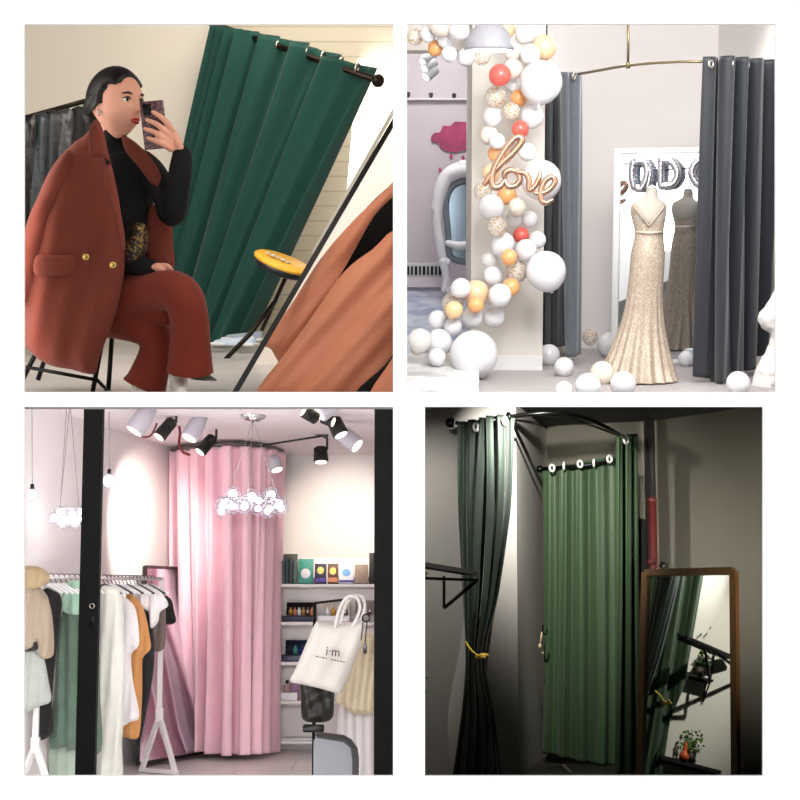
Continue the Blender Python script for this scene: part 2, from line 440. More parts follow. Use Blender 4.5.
slipper(247, 340, 8.1, 1.0, 'grey-soled slipper half hidden behind the pale blue one', mat('grey_cloth', (.62, .68, .74), .6), mat('white_sole', (.9, .9, .9), .5))

# --- leaning mirror edge: black frame, bright glass beyond it
ym = 5.6
m0 = A.at(404, 104, ym+.3); m1 = A.at(233, 396, ym-.25)
mt = thing(A, 'leaning_mirror', 'tall mirror edge crossing slantwise, thin black frame with pale strip', 'mirror', m1)
MB().beam(m0, m1, .018, .02, V((0, 1, 0))).build('frame', mat('black_frame', (.03, .03, .03), .3), A, mt, label='thin black frame')
q0 = A.at(399, 101, ym+.33); q1 = A.at(312, 255, ym+.12)
MB().beam(q0+V((0, .02, 0)), q1+V((0, .02, 0)), .014, .012, V((0, 1, 0))).build('edge_strip', mat('pale_wall_corner', (.88, .86, .80), .25, 0, spec=.8), A, mt, label='pale strip for the bright wall corner along the upper frame')  # bright wall corner put in as a pale strip, no mirror part
# wall on this side of the mirror edge
k = 7.0
pts = [(402, 104), (402, 397), (231, 397)]
P0, P1, P2 = [A.at(x, y, k) for x, y in pts]
gl = MB(); gl.add([P0, P1, P2, P0+V((0, .03, 0)), P1+V((0, .03, 0)), P2+V((0, .03, 0))], [[0, 2, 1], [3, 4, 5], [0, 1, 4, 3], [1, 2, 5, 4], [2, 0, 3, 5]], False)
gl.build('wall_right', mat('glossy_white_wall', (.86, .83, .80), .25, var=.05, vscale=2), A, kind='structure')
# dark gap and salmon coat
def px_pillow(room, outline, y, thick, rim, step, m, name, parent=None, off=None, back=.6, slope=None, **kw):
    """an outline read from the photo at its own distance, swollen to a real thickness (all in metres)"""
    s = y/F; mb = MB(); o2 = [V((p[0]*s, -p[1]*s)) for p in outline]
    def fn(a, b, d):
        px, py = a/s, -b/s
        yy_ = y + (slope(px, py) if slope else 0) - d
        return room.at(px, py, y+(slope(px, py) if slope else 0)) + V((0, -d, 0))
    mb.pillow(o2, fn, thick, rim, step, off=(lambda a, b: off(a/s, -b/s)) if off else None, back=back)
    return mb.build(name, m, room, parent, **kw)
salmon = mat('salmon_wool', (.90, .58, .44), .55, sheen=.1, var=.05, vscale=6, bump=.2, bscale=150)
cl = A.at(320, 394, 5.4)
coat = thing(A, 'coat', 'salmon pink wool coat draped slantwise in front of the leaning mirror', 'coat', cl)
def ridge(px, py):   # folds running along the slant
    t = (px*.60+py*.80); u = (px*.74+py*.67)
    return .020*sin(u*.13+.5*sin(t*.02))+.008*sin(u*.35+1+t*.01)
px_pillow(A, [(399, 176), (385, 190), (350, 224), (318, 262), (290, 306), (264, 342), (272, 350), (283, 366), (296, 352), (322, 306), (348, 262), (374, 216), (399, 190)], 5.62, .04, .06, .016, salmon, 'sleeve', coat, off=ridge)
px_pillow(A, [(399, 236), (372, 250), (344, 272), (318, 308), (288, 350), (256, 396), (300, 400), (372, 397), (399, 352)], 5.42, .06, .10, .018, salmon, 'body', coat, off=ridge)
px_pillow(A, [(400, 352), (386, 368), (370, 396), (400, 397)], 5.32, .02, .03, .013, salmon, 'hem', coat)
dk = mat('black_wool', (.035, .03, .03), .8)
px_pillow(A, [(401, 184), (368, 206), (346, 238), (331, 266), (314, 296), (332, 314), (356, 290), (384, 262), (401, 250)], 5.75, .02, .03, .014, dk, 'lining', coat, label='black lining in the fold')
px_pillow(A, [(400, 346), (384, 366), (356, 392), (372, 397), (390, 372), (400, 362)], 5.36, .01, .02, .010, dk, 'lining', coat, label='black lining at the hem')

# --- rail with dark garments behind the woman
yr = 7.4
rk = thing(A, 'clothes_rail', 'dark metal clothes rail behind the seated woman', 'clothes rail', A.on(20, 352))
ra, rb = A.at(10, 122, yr), A.at(96, 98, yr+.3)
MB().tube([ra, rb], .012, 10).build('rail', bronze, A, rk)
MB().tube([A.at(14, 122, yr+.02), A.on(14, 352)], .014, 10).build('post', bronze, A, rk)
gm = [('leather_black', (.06, .06, .065), .3), ('slate_cloth', (.15, .17, .185), .4), ('dark_denim', (.09, .105, .12), .5), ('grey_leather', (.17, .17, .18), .3), ('charcoal_cloth', (.06, .055, .055), .8), ('brown_cloth', (.12, .09, .07), .8)]
lab = ['black leather garment hanging at the outer end of the dark rail', 'slate grey garment hanging next to the black leather one', 'dark denim garment in the middle of the rail behind the woman', 'shiny grey leather garment behind the blazer shoulder', 'charcoal garment hanging close behind the collar', 'dark brown garment hanging behind the hair bun']
for k, (n, c, r) in enumerate(gm):
    x = 26+k*12; m = mat(n, c, r, bump=.3, bscale=30)
    y = yr-.05+.03*k
    px_pillow(A, [(x+4, 114-k*2), (x-6, 124-k*2), (x-12, 160), (x-16, 210), (x-14, 290), (x+2, 292), (x+4, 210), (x+9, 150), (x+12, 122-k*2)], y, .025, .04, .02, m, 'hanging_garment', loc=A.at(x, 290, y),
              label=lab[k], cat='garment', group='dark garments on the rail behind the woman', off=lambda a, b, k=k: .01*sin(a*.6+k))

# --- stool the woman sits on
ys = 5.62
wst = thing(A, 'wooden_stool', 'low stool with pale wood seat and thin black legs under the woman', 'stool', A.on(100, 396))
MB().box(A.at(78, 334, ys), (.27, .24, .022), None, .01).build('seat', mat('pale_wood', (.86, .66, .34), .45, var=.1, vscale=14, stretch=(1, 8, 1)), A, wst)
blk = mat('black_metal', (.04, .04, .045), .35, .5)
for a, b, dy in (((103, 337), (92, 395.5), -.11), ((112, 336), (108, 395.5), -.02), ((44, 337), (20, 385), -.11), ((52, 336), (38, 380), .06)):
    MB().tube([A.at(a[0], a[1], ys+dy), A.at(b[0], b[1], ys+dy)], .0085, 10).build('leg', blk, A, wst)
MB().tube([A.at(26, 367, ys-.115), A.at(97, 380, ys-.115)], .0065, 8).build('stretcher', blk, A, wst)
MB().tube([A.at(97, 380, ys-.115), A.at(109, 392, ys-.02)], .0065, 8).build('stretcher', blk, A, wst)

# --- the woman
yb = 5.5
def P(px, py, dy=0.): return A.at(px, py, yb+dy)
def q(r): return r*yb/F
wm = thing(A, 'person', 'seated woman in rust blazer and trousers raising a phone before her face', 'person', V((P(120, 390).x, 5.5, .002)))
skin = mat('skin', (.90, .66, .56), .45, var=.03, vscale=12, spec=.3)
def head_mesh(mb, c, hh, yaw, pitch, roll):
    """hh = half height of the head; the face looks along +Y before turning"""
    R = Matrix.Rotation(roll, 3, 'Y') @ Matrix.Rotation(yaw, 3, 'Z') @ Matrix.Rotation(pitch, 3, 'X')
    n, m = 72, 54; rows = []
    g = lambda x, z, x0, z0, sx, sz: math.exp(-((x-x0)/sx)**2-((z-z0)/sz)**2)
    for i in range(m+1):
        t = min(max(pi*i/m, .01), pi-.01); row = []
        for k in range(n):
            a = 2*pi*k/n
            x, y, z = sin(t)*cos(a), sin(t)*sin(a), -cos(t)
            # z -1 chin .. 1 crown
            low = max(0, -z)
            wx = .70*(1-.38*low**1.7); wy = .84*(1-.12*low**2)
            fx, fy, fz = x*wx, y*wy, z
            if y < 0: fy *= 1.05*(1-.25*low); fz += .25*low*(-y)
            if y > 0:
                fy += .05*low*y
                fy += .20*g(fx, fz, 0, -.22, .085, .10)+.10*g(fx, fz, 0, -.05, .07, .17)   # nose
                fy -= .09*g(fx, fz, .27, .06, .16, .11)+.09*g(fx, fz, -.27, .06, .16, .11)  # eye sockets
                fy += .04*g(fx, fz, 0, .22, .4, .10)
                fy += .055*g(fx, fz, 0, -.50, .17, .05)+.05*g(fx, fz, 0, -.59, .14, .05)-.03*g(fx, fz, 0, -.545, .18, .022)
                fy += .07*g(fx, fz, 0, -.86, .17, .12)
                fy += .03*g(fx, fz, .36, -.2, .2, .2)+.03*g(fx, fz, -.36, -.2, .2, .2)
            row.append(V(c)+R @ (V((fx, fy, fz))*hh))
        rows.append(row)
    mb.grid(rows, True, True)
    def L(x, y, z): return V(c)+R @ (V((x, y, z))*hh)
    return L, R
body = MB()
hc = P(117, 104, -.03); hh = q(33.5)
L, HR = head_mesh(body, hc, hh, radians(-128), radians(3), radians(3))
earside = 1
body.ball(L(.66, -.05, -.10), hh*.13, 12, 8, (.5, 1, 1.5), HR)
body.ball(L(-.66, -.05, -.10), hh*.13, 12, 8, (.5, 1, 1.5), HR)
body.limb([L(0, -.15, -.3), P(113, 132), P(113, 150, .02), P(118, 180, .03), P(122, 240, .03), P(120, 300, .02)], [q(12), q(11), q(13), q(26), q(20), q(26)], 24, flat=.7)
aR = [P(120, 158, .04), P(147, 163, .03), P(166, 190, -.03), P(173, 216, -.06), P(179, 190, -.10), P(182, 165, -.12), P(180, 152, -.13)]
body.limb(aR, [q(12), q(11), q(9), q(8), q(8), q(6.5), q(6)], 16)
body.limb([P(181, 156, -.13), P(177, 145, -.14), P(173, 137, -.145)], [q(5.5), q(8), q(7.5)], 16, flat=.6)
ph_c = P(154, 125, -.16)
fing = [((174, 134), (168, 124), (161, 117), (153, 112)), ((172, 139), (164, 130), (156, 124), (147, 120)), ((171, 144), (162, 137), (154, 132), (145, 129)), ((171, 149), (163, 144), (156, 141), (148, 138))]
for k, f in enumerate(fing):
    body.limb([P(f[0][0], f[0][1], -.15), P(f[1][0], f[1][1], -.185), P(f[2][0], f[2][1], -.185), P(f[3][0], f[3][1], -.178)], [q(3.4), q(3.0), q(2.7), q(2.1)], 10, 5)
body.limb([P(179, 143, -.13), P(173, 132, -.12), P(166, 124, -.12), P(160, 119, -.125)], [q(3.8), q(3.4), q(3), q(2.4)], 10, 5)
aL = [P(112, 158, .04), P(98, 170, 0), P(104, 215, -.02), P(116, 250, -.05), P(138, 264, -.12), P(152, 268, -.15)]
body.limb(aL, [q(12), q(11), q(9), q(8), q(7), q(5.5)], 16)
body.limb([P(150, 268, -.15), P(158, 267, -.16), P(163, 269, -.165)], [q(5.5), q(7), q(6)], 14, flat=.6)
for k in range(4):
    body.limb([P(162, 265+k*2.6, -.165), P(168, 266+k*2.8, -.18+.008*k), P(172, 270+k*2.2, -.175+.008*k)], [q(2.5), q(2.3), q(1.8)], 8, 4)
body.limb([P(156, 272, -.16), P(160, 277, -.175), P(165, 279, -.18)], [q(2.8), q(2.5), q(2)], 8, 4)
body.limb([P(120, 300, .02), P(150, 300, -.1), P(184, 300, -.2), P(190, 340, -.14), P(178, 378, -.10), P(176, 386, -.10)], [q(15), q(10), q(9), q(9), q(7), q(6)], 16)
body.limb([P(118, 310, .02), P(140, 324, -.02), P(154, 338, -.04), P(148, 378, -.02), P(144, 388, -.02)], [q(14), q(9), q(8), q(6), q(6)], 16)
body.build('body', skin, A, wm, remesh=.0032)
# face details
def dab(pos, r, sc, name, m, parent=wm, label=None): 
    MB().ball(pos, r, 16, 10, sc, HR).build(name, m, A, parent, label=label)
eyew = mat('eye_white', (.93, .92, .90), .2); iris = mat('dark_iris', (.06, .04, .03), .15); lipm = mat('red_lipstick', (.72, .09, .08), .35); brow = mat('dark_brown_hair', (.035, .022, .02), .45, sheen=0)
for sx in (1, -1):
    dab(L(.27*sx, .68, .05), hh*.10, (1.3, .7, .72), 'eye', eyew)
    dab(L(.27*sx, .745, .05), hh*.055, (1, .5, 1), 'iris', iris)
    MB().limb([L(.12*sx, .80, .20), L(.27*sx, .80, .25), L(.42*sx, .68, .22)], [hh*.018, hh*.03, hh*.014], 8).build('eyebrow', brow, A, wm)
    MB().limb([L(.15*sx, .77, .07), L(.27*sx, .78, .125), L(.40*sx, .70, .08)], [hh*.012, hh*.02, hh*.012], 8).build('eyelashes', brow, A, wm)
MB().limb([L(-.17, .79, -.53), L(-.05, .865, -.50), L(0, .86, -.51), L(.05, .865, -.50), L(.17, .79, -.53)], [hh*.012, hh*.035, hh*.033, hh*.035, hh*.012], 10).limb([L(-.15, .78, -.56), L(0, .85, -.60), L(.15, .78, -.56)], [hh*.012, hh*.045, hh*.012], 10).build('lips', lipm, A, wm, label='red lips')
# hair: cap swept back over the skull into a low bun
hb = MB(); rows = []
for i in range(29):
    row = []
    for k in range(48):
        a = 2*pi*k/48; t = max(.02, pi*(.60-.16*max(0, sin(a)+.25))*i/28)
        y = sin(t)*sin(a); z = cos(t); x = sin(t)*cos(a)
        lim = 1.0
        yy2 = y*.86*1.10-.06
        if yy2 > .52 - .0*z: yy2 = .52+(yy2-.52)*.25 if z > .45 else .35
        if y > .25 and z < .45: x *= .80; yy2 = min(yy2, .30)
        row.append(L(x*.79, yy2, z*1.04+.04+.012*sin(a*14)))
    rows.append(row)
hb.grid(rows[::-1], True)
hb.ball(L(.12, -.92, -.28), hh*.33, 20, 12, (1, .9, 1.05), HR)
hb.limb([L(.62, .12, .30), L(.70, -.2, .10), L(.55, -.62, -.12), L(.2, -.9, -.25)], [hh*.07, hh*.13, hh*.16, hh*.14], 10)
hb.limb([L(-.62, .12, .30), L(-.70, -.2, .10), L(-.5, -.62, -.12), L(-.1, -.9, -.25)], [hh*.07, hh*.13, hh*.16, hh*.14], 10)
hb.build('hair', brow, A, wm, solid=.004)
MB().ring(L(.70, .0, -.27), hh*.05, hh*.014, (0, 1, 0)).ball(L(.70, .0, -.36), hh*.05, 10, 8).build('earring', steel, A, wm, label='small silver earring')

# black high-necked knit
knit = mat('black_knit', (.022, .022, .028), .85, bump=.4, bscale=160)
tn = MB()
tn.limb([P(115, 134), P(114, 142, .01), P(116, 154, .03), P(121, 182, .03), P(126, 215, .02), P(124, 250, .02), P(122, 292, .02)], [q(12.5), q(14), q(24), q(32), q(28), q(26), q(30)], 28, flat=.72)
tn.limb([P(118, 160, .04), P(144, 166, .03), P(163, 190, -.03), P(172, 214, -.07), P(178, 188, -.11), P(181, 166, -.125), P(182, 155, -.13)], [q(16), q(15), q(13.5), q(13), q(12), q(11), q(9.5)], 18)
tn.limb([P(112, 158, .04), P(98, 172, 0), P(104, 215, -.02), P(116, 250, -.05), P(138, 265, -.12), P(153, 268, -.15)], [q(14), q(14), q(13), q(13), q(11), q(8)], 18)
tn.build('jumper', knit, A, wm, remesh=.005, label='black high-necked jumper')

# trousers, crossed
rust = mat('rust_wool', (.49, .17, .095), .8, sheen=.08, var=.06, vscale=5, bump=.25, bscale=220)
tr = MB()
tr.limb([P(112, 302, .03), P(136, 296, -.06), P(165, 290, -.16), P(182, 296, -.22), P(189, 318, -.20), P(190, 345, -.17), P(190, 372, -.15)], [q(28), q(23), q(20), q(19.5), q(19), q(20), q(23)], 28, 8, round_ends=False)
tr.limb([P(114, 312, .03), P(136, 322, -.03), P(152, 332, -.05), P(156, 350, -.04), P(148, 378, -.03), P(144, 388, -.03)], [q(27), q(21), q(18), q(16.5), q(20), q(23)], 28, 8, round_ends=False)
tr.limb([P(124, 300, 0), P(146, 306, -.06), P(166, 312, -.10)], [q(20), q(19), q(14)], 20)
tr.build('trousers', rust, A, wm, remesh=.005, label='rust flared trousers with legs crossed')
def boot(px, py, dy, m, label):
    mb = MB(); c = P(px, py, dy)
    mb.limb([c+V((-.005, 0, .05)), c+V((0, 0, .02)), c+V((.01, -.04, .0)), c+V((.02, -.09, -.006))], [q(9), q(9), q(8), q(6)], 16)
    mb.build('shoe', m, A, wm, remesh=.004, label=label)
boot(179, 388, -.12, mat('white_leather', (.90, .88, .86), .4), 'white shoe below the front trouser leg')
boot(140, 392, -.02, mat('white_leather', (.90, .88, .86), .4), 'white shoe below the other trouser leg')
bs = A.at(203, 380, 6.1)
MB().limb([bs+V((-.03, .05, .015)), bs, bs+V((.035, -.05, -.01))], [.030, .036, .03], 18, flat=.8).box(bs+V((.005, 0, -.036)), (.10, .15, .02), None, .01).build('boot', mat('black_leather', (.03, .03, .03), .35), A, loc=bs, label='chunky black boot on the floor behind the trouser hem', cat='boot')

# rust blazer over the shoulders
blz = mat('rust_blazer_wool', (.48, .215, .155), .85, sheen=.08, var=.05, vscale=5, bump=.3, bscale=230)
def bz_off(px, py):
    return .018*sin((px-60+.18*(py-150))*.09)*min(1, max(0, (py-150)/60)) + .006*sin(px*.25+py*.05)
def bz_slope(px, py): return -.15 - .0009*(px-24)+.0000*(py)
bz = MB()
px_pillow(A, [(96, 120), (86, 134), (70, 146), (54, 164), (40, 190), (30, 215), (24, 245), (20, 290), (21, 340), (32, 352), (48, 364), (70, 370), (94, 374), (99, 360), (104, 346), (111, 330), (118, 308), (123, 286), (126, 262), (124, 240), (119, 215), (115, 196), (109, 176), (104, 156), (101, 138), (100, 126)],
          yb, .085, .11, .018, blz, 'blazer', wm, off=bz_off, slope=lambda px, py: -.13, label='rust wool blazer draped over the shoulders')
bj = wm.children[-1] if False else [c for c in wm.children if c.name.startswith('blazer')][0]
px_pillow(A, [(90, 116), (97, 118), (104, 128), (110, 140), (118, 152), (128, 160), (134, 168), (146, 178), (158, 186), (160, 196), (150, 190), (136, 182), (126, 172), (112, 160)], yb+.06, .02, .02, .012, blz, 'collar_back', bj) if False else None
# far side of the coat: narrow front edge from the neck, and its lower part beyond the arm
px_pillow(A, [(122, 136), (131, 139), (143, 149), (154, 162), (161, 176), (160, 190), (150, 182), (138, 166), (126, 152)], yb-.06, .02, .02, .012, blz, 'blazer_front', wm)
px_pillow(A, [(150, 205), (164, 212), (172, 224), (173, 245), (174, 268), (160, 272), (146, 262), (144, 230)], yb+.02, .03, .04, .014, blz, 'blazer_front', wm)
# sleeve hanging empty on the near side
px_pillow(A, [(70, 150), (56, 164), (40, 192), (26, 225), (16, 262), (12, 300), (22, 306), (36, 270), (46, 232), (60, 200), (74, 176)], yb-.20, .045, .06, .016, blz, 'sleeve', bj, off=lambda a, b: .005*sin(b*.2+a*.1))
# lapel with notch
lp = [(96, 119), (89, 130), (89, 146), (92, 157), (102, 157), (110, 163), (100, 170), (101, 184), (110, 205), (118, 236), (123, 258), (125, 240), (121, 214), (117, 190), (112, 168), (107, 148), (103, 130)]
px_pillow(A, lp, yb-.262, .022, .010, .008, blz, 'lapel', bj)
px_pillow(A, [(36, 256), (52, 255), (72, 256), (74, 266), (71, 274), (54, 276), (35, 275)], yb-.240, .012, .008, .008, blz, 'pocket_flap', bj)
gold = mat('gold_metal', (.90, .78, .45), .25, 1.)
for x, y in ((113, 265), (86, 257)):
    p = A.at(x, y, yb-.25); MB().lathe(p, [(0, 0), (q(3.4), 0), (q(3.6), .004), (q(2.6), .008), (q(2), .005), (0, .005)], 18, (0, -1, 0)).build('button', gold, A, bj, label='gold button')
# patterned bag in the lap
px_pillow(A, [(136, 222), (146, 226), (148, 244), (140, 262), (128, 264), (124, 250), (130, 234)], yb-.14, .03, .03, .012, fleck('black_gold_bag', (.05, .04, .03), (.55, .42, .20), 160, .72), 'handbag', label='small black and gold patterned bag in her lap', cat='bag', loc=P(134, 262, -.14))
# phone in its patterned case
pr = Matrix.Rotation(radians(-6), 3, 'Y') @ Matrix.Rotation(radians(12), 3, 'Z')
pt = thing(A, 'phone', 'phone in mottled plum case held up in front of the face', 'phone', ph_c)
case = fleck('plum_phone_case', (.24, .13, .16), (.50, .36, .38), 260, .6, rough=.3, fl_metal=.2)
MB().box(ph_c, (q(23), .010, q(46)), pr, .004).build('case', case, A, pt)
MB().box(ph_c+pr @ V((-q(5), -.007, q(15))), (q(8), .004, q(10)), pr, .002).build('camera_bump', blk, A, pt)

area(A, A.at(150, -60, 6.2), A.at(200, 260, 8), 2.2, 1.0, 46, (1, .93, .84))  # unseen fill lights, added above and beside the view
area(A, A.at(340, -60, 4.9), A.at(330, 330, 5.6), .5, .4, 5, (1, .93, .84))  # added to lift the salmon coat
area(A, A.at(-60, 200, 5.4), A.at(150, 220, 6.5), .8, 1.6, 12, (1, .95, .9))
area(A, A.at(330, -70, 8.2), A.at(330, 200, 9), 1.2, .5, 12, (1, .92, .78))
# ================================================================ room at upper right: balloons, gown, grey curtains
B = Room(200, 1.4)
def slabpoly(room, pts, z, m, name, th=.01):
    mb = MB(); n = len(pts)
    mb.add([(x, y, z-t) for t in (0, th) for x, y in pts], [list(range(n)), list(range(n, 2*n))[::-1]]+[[i, (i+1) % n, n+(i+1) % n, n+i] for i in range(n)], False)
    return mb.build(name, m, room, kind='structure')
fy = B.on(500, 402).y
slabpoly(B, [(.02, fy), (4.0, fy), (4.0, 16.5), (.02, 16.5)], 0, mat('grey_carpet', (.62, .60, .60), .95, bump=.6, bscale=120, var=.08, vscale=40), 'floor')
# blue-grey marble in the left bay
def marble(name, c1, c2, sc):
    m = bpy.data.materials.new(name); m.use_nodes = True; nt = m.node_tree; b = nt.nodes['Principled BSDF']
    tc = nt.nodes.new('ShaderNodeTexCoord'); n = nt.nodes.new('ShaderNodeTexNoise'); n.inputs['Scale'].default_value = sc; n.inputs['Detail'].default_value = 8; n.inputs['Distortion'].default_value = 1.2
    r = nt.nodes.new('ShaderNodeValToRGB'); r.color_ramp.elements[0].position = .38; r.color_ramp.elements[1].position = .58
    r.color_ramp.elements[0].color = lin(c2)+[1]; r.color_ramp.elements[1].color = lin(c1)+[1]
    nt.links.new(tc.outputs['Object'], n.inputs['Vector']); nt.links.new(n.outputs[0], r.inputs[0]); nt.links.new(r.outputs[0], b.inputs['Base Color']); b.inputs['Roughness'].default_value = .3
    MATS[name] = m; return m
mb_ = marble('blue_grey_marble', (.80, .82, .88), (.58, .62, .74), 3.)
mw_ = marble('white_marble', (.92, .92, .91), (.66, .67, .68), 2.2)
def quad_on(room, px, z, m, name):
    return slabpoly(room, [(p.x, p.y) for p in [room.on(x, y, z) for x, y in px]], z, m, name, .008)
def ramp(rows, m, th=.012):
    P_ = [B.at(*q_) for q_ in rows]; mb = MB(); n = len(P_)
    mb.add(P_+[p+V((0, 0, -th)) for p in P_], [list(range(n)), list(range(n, 2*n))[::-1]]+[[i, (i+1) % n, n+(i+1) % n, n+i] for i in range(n)], False); mb.build('floor', m, B, kind='structure')
ramp([(405, 397, 11.45), (479, 397, 11.45), (479, 352, 13.15), (405, 352, 13.15)], mw_)
ramp([(405, 353, 13.1), (479, 353, 13.1), (482, 287, 16.1), (405, 287, 16.1)], mb_)

wm2 = mat('lilac_white_wall', (.84, .82, .815), .7)
wall_piece(B, 'wall_back', [(B.at(545, 300, 15.2).x, 15.2), (B.at(712, 300, 15.2).x, 15.2)], 0, 3.2, wm2)
wall_piece(B, 'wall_right', [(B.at(712, 300, 15.2).x, 15.2), (B.at(835, 300, 11.4).x, 11.4)], 0, 3.2, wm2)
# wall panel beside the mirror
mb = MB(); mb.box(B.at(604, 240, 15.1)*1, (.02, .02, .02)); 
trim2 = mat('satin_white_trim', (.82, .82, .82), .4)
bb = MB(); a, b = B.on(545, 339), B.on(620, 339)
bb.box(V(((a.x+b.x)/2, 15.17, .06)), (b.x-a.x, .03, .12)); bb.build('baseboard_back', trim2, B, kind='structure')
# left bay: far lilac wall, dividing wall, column that carries the balloons
bay = mat('mauve_grey_wall', (.78, .74, .77), .6, var=.03, vscale=1.5)
ybay = 16.2
wall_piece(B, 'wall_left', [(-.0+.02, ybay), (B.at(474, 300, ybay).x, ybay)], 0, 3.4, bay)
# ceiling line of the bay
mb = MB(); p = B.at(405, 99, ybay-.03); p2 = B.at(474, 99, ybay-.03)
mb.box(((p.x+p2.x)/2, ybay-.04, p.z), (p2.x-p.x, .05, .02)); mb.build('trim_1', mat('pale_cove', (.86, .84, .85), .5), B, kind='structure')
ycol = 13.2
c0, c1 = B.at(471, 300, ycol).x, B.at(543, 300, ycol).x
mb = MB(); mb.box(((c0+c1)/2, ycol+.55, 1.6), (c1-c0, 1.1, 3.2)); mb.build('wall_pillar', mat('ivory_column', (.80, .78, .755), .6), B, kind='structure')
mb = MB(); p = B.on(500, 352); mb.box(((c0+c1)/2, ycol-.008, .06), (c1-c0, .016, .12)); mb.build('baseboard_pillar', trim2, B, kind='structure')
# beam above the bay
b0 = B.at(405, 20, 12.6); 
mb = MB(); z0 = B.at(440, 50, 13.9).z; mb.box(((.02+c1)/2, 14.1, z0+.5), (c1-.02, .35, 1.0)); mb.build('trim_beam', mat('ivory_column', (.9, .885, .86)), B, kind='structure')

# pink cloud picture with drops on the bay wall
def decal(room, outline, y, th, m, name, parent=None, **kw):
    O = smooth(outline, 5, True); mb = MB()
    mb.prism([(p.x, -p.y) for p in O], 0, th, lambda a, b, z: room.at(a, -b, y)-V((0, z, 0)))
    return mb.build(name, m, room, parent, **kw)
pinkc = mat('watercolour_magenta', (.66, .26, .42), .6, var=.4, vscale=5)
cloud = thing(B, 'wall_art', 'magenta watercolour cloud panel with falling drops on the mauve bay wall', 'wall art', B.at(455, 150, ybay-.02))
decal(B, [(431, 138), (434, 133), (440, 132), (443, 126), (450, 126), (455, 122), (463, 122), (470, 122), (480, 122), (482, 148), (474, 151), (464, 150), (456, 152), (447, 151), (441, 148), (438, 143), (433, 142)], ybay-.005, .02, pinkc, 'cloud', cloud)
for x, y in ((451, 156), (463, 158), (452, 167), (440, 170)):
    decal(B, [(x, y-3), (x+1.6, y+.5), (x, y+2.2), (x-1.6, y+.5)], ybay-.005, .015, pinkc, 'drop', cloud)
# ornate white dressing mirror
om = thing(B, 'ornate_mirror', 'ornate white dressing table mirror with carved crest in the mauve bay', 'mirror', B.on(450, 289))
ym2 = 15.4
ow = mat('carved_white_lacquer', (.84, .84, .86), .3)
mirror = mat('mirror_glass', (.86, .88, .90), .015, 1.)
bl = mat('pale_blue_mirror_glass', (.62, .70, .76), .12, .6)
O = [(450, 256), (448, 232), (446, 205), (450, 190), (458, 183), (468, 181), (478, 185), (484, 200), (485, 230), (482, 256), (466, 262)]
decal(B, O, ym2, .02, bl, 'glass', om, label='pale blue oval glass')
MB().tube(smooth([B.at(x, y, ym2-.03) for x, y in O], 5, True), .03, 8, closed=True).build('rim', mat('slate_rim', (.42, .45, .49), .4), B, om, label='slate grey inner rim')
outer = [(449, 292), (446, 270), (441, 250), (437, 225), (438, 205), (441, 190), (446, 178), (455, 172), (464, 170)]
mb = MB().limb([B.at(x, y, ym2-.02) for x, y in outer], [.03, .035, .05, .05, .06, .07, .07, .08, .08], 12)
for x, y, r in ((436, 205, 4), (434, 208, 3), (444, 183, 4), (450, 174, 5), (457, 168, 5), (463, 166, 6), (470, 170, 6), (447, 262, 4), (440, 240, 3.5), (446, 289, 3)):
    mb.ball(B.at(x, y, ym2-.05), r*ym2/F, 14, 8, (1, .6, 1))
mb.limb([B.at(448, 243, ym2-.05), B.at(460, 246, ym2-.06), B.at(474, 243, ym2-.05)], [.03, .045, .03], 10)
mb.limb([B.at(444, 289, ym2-.05), B.at(446, 278, ym2-.05), B.at(443, 262, ym2-.05)], [.03, .03, .045], 10)
mb.build('carved_frame', ow, B, om)
# row of dark keys low on the bay wall
kb = thing(B, 'slatted_vent', 'low white wall box with a row of dark upright slots', 'wall vent', B.at(423, 275, 15.9))
mb = MB(); mb.box(B.at(422, 270, 15.95), (.42, .10, .14)); mb.build('housing', trim2, B, kb)
mb = MB()
for k in range(9): mb.box(B.at(408+k*4, 270.5, 15.88), (.02 if k % 2 else .026, .03, .085))
mb.build('slot', mat('black_slot', (.05, .05, .06), .5), B, kb)
mb = MB(); mb.box(B.at(422, 282, 15.9), (.42, .06, .10)); mb.build('trim_2', mat('pinkish_panel', (.80, .76, .78), .6), B, kind='structure')
# ceiling spots seen in the bay
for k, (x, y) in enumerate(((423, 62), (425, 69), (426, 77))):
    t = thing(B, 'ceiling_spotlight', ('topmost', 'middle', 'lowest')[k]+' of the three small lit spotlights in the mauve bay', 'spotlight', B.at(x, y, 14.6), 'three small spotlights in the bay')
    c = B.at(x, y, 14.6)
    MB().lathe(c, [(0, 0), (.045, 0), (.05, .02), (.05, .12), (0, .13)], 16, (.6, .3, .55)).build('housing', mat('silver_housing', (.72, .73, .75), .4, .3), B, t)
    MB().lathe(c, [(0, -.006), (.038, -.006), (.038, .004), (0, .004)], 16, (.6, .3, .55)).build('lens', mat('lit_lens', (1, 1, 1), emit=3.), B, t, label='glowing lens')
for k, x in enumerate((408, 431, 454)):
    p = B.at(x, 93+k*.6, ybay-.04)
    MB().lathe(p, [(0, 0), (.022, 0), (.022, .02), (.012, .045), (0, .05)], 12, (0, -.5, -1)).build('wall_hook', mat('dark_knob', (.2, .2, .2), .4), B, loc=p, label=['leftmost', 'middle', 'rightmost'][k]+' of three tiny dark knobs along the bay ceiling line', cat='hook', group='tiny dark knobs along the bay ceiling line')

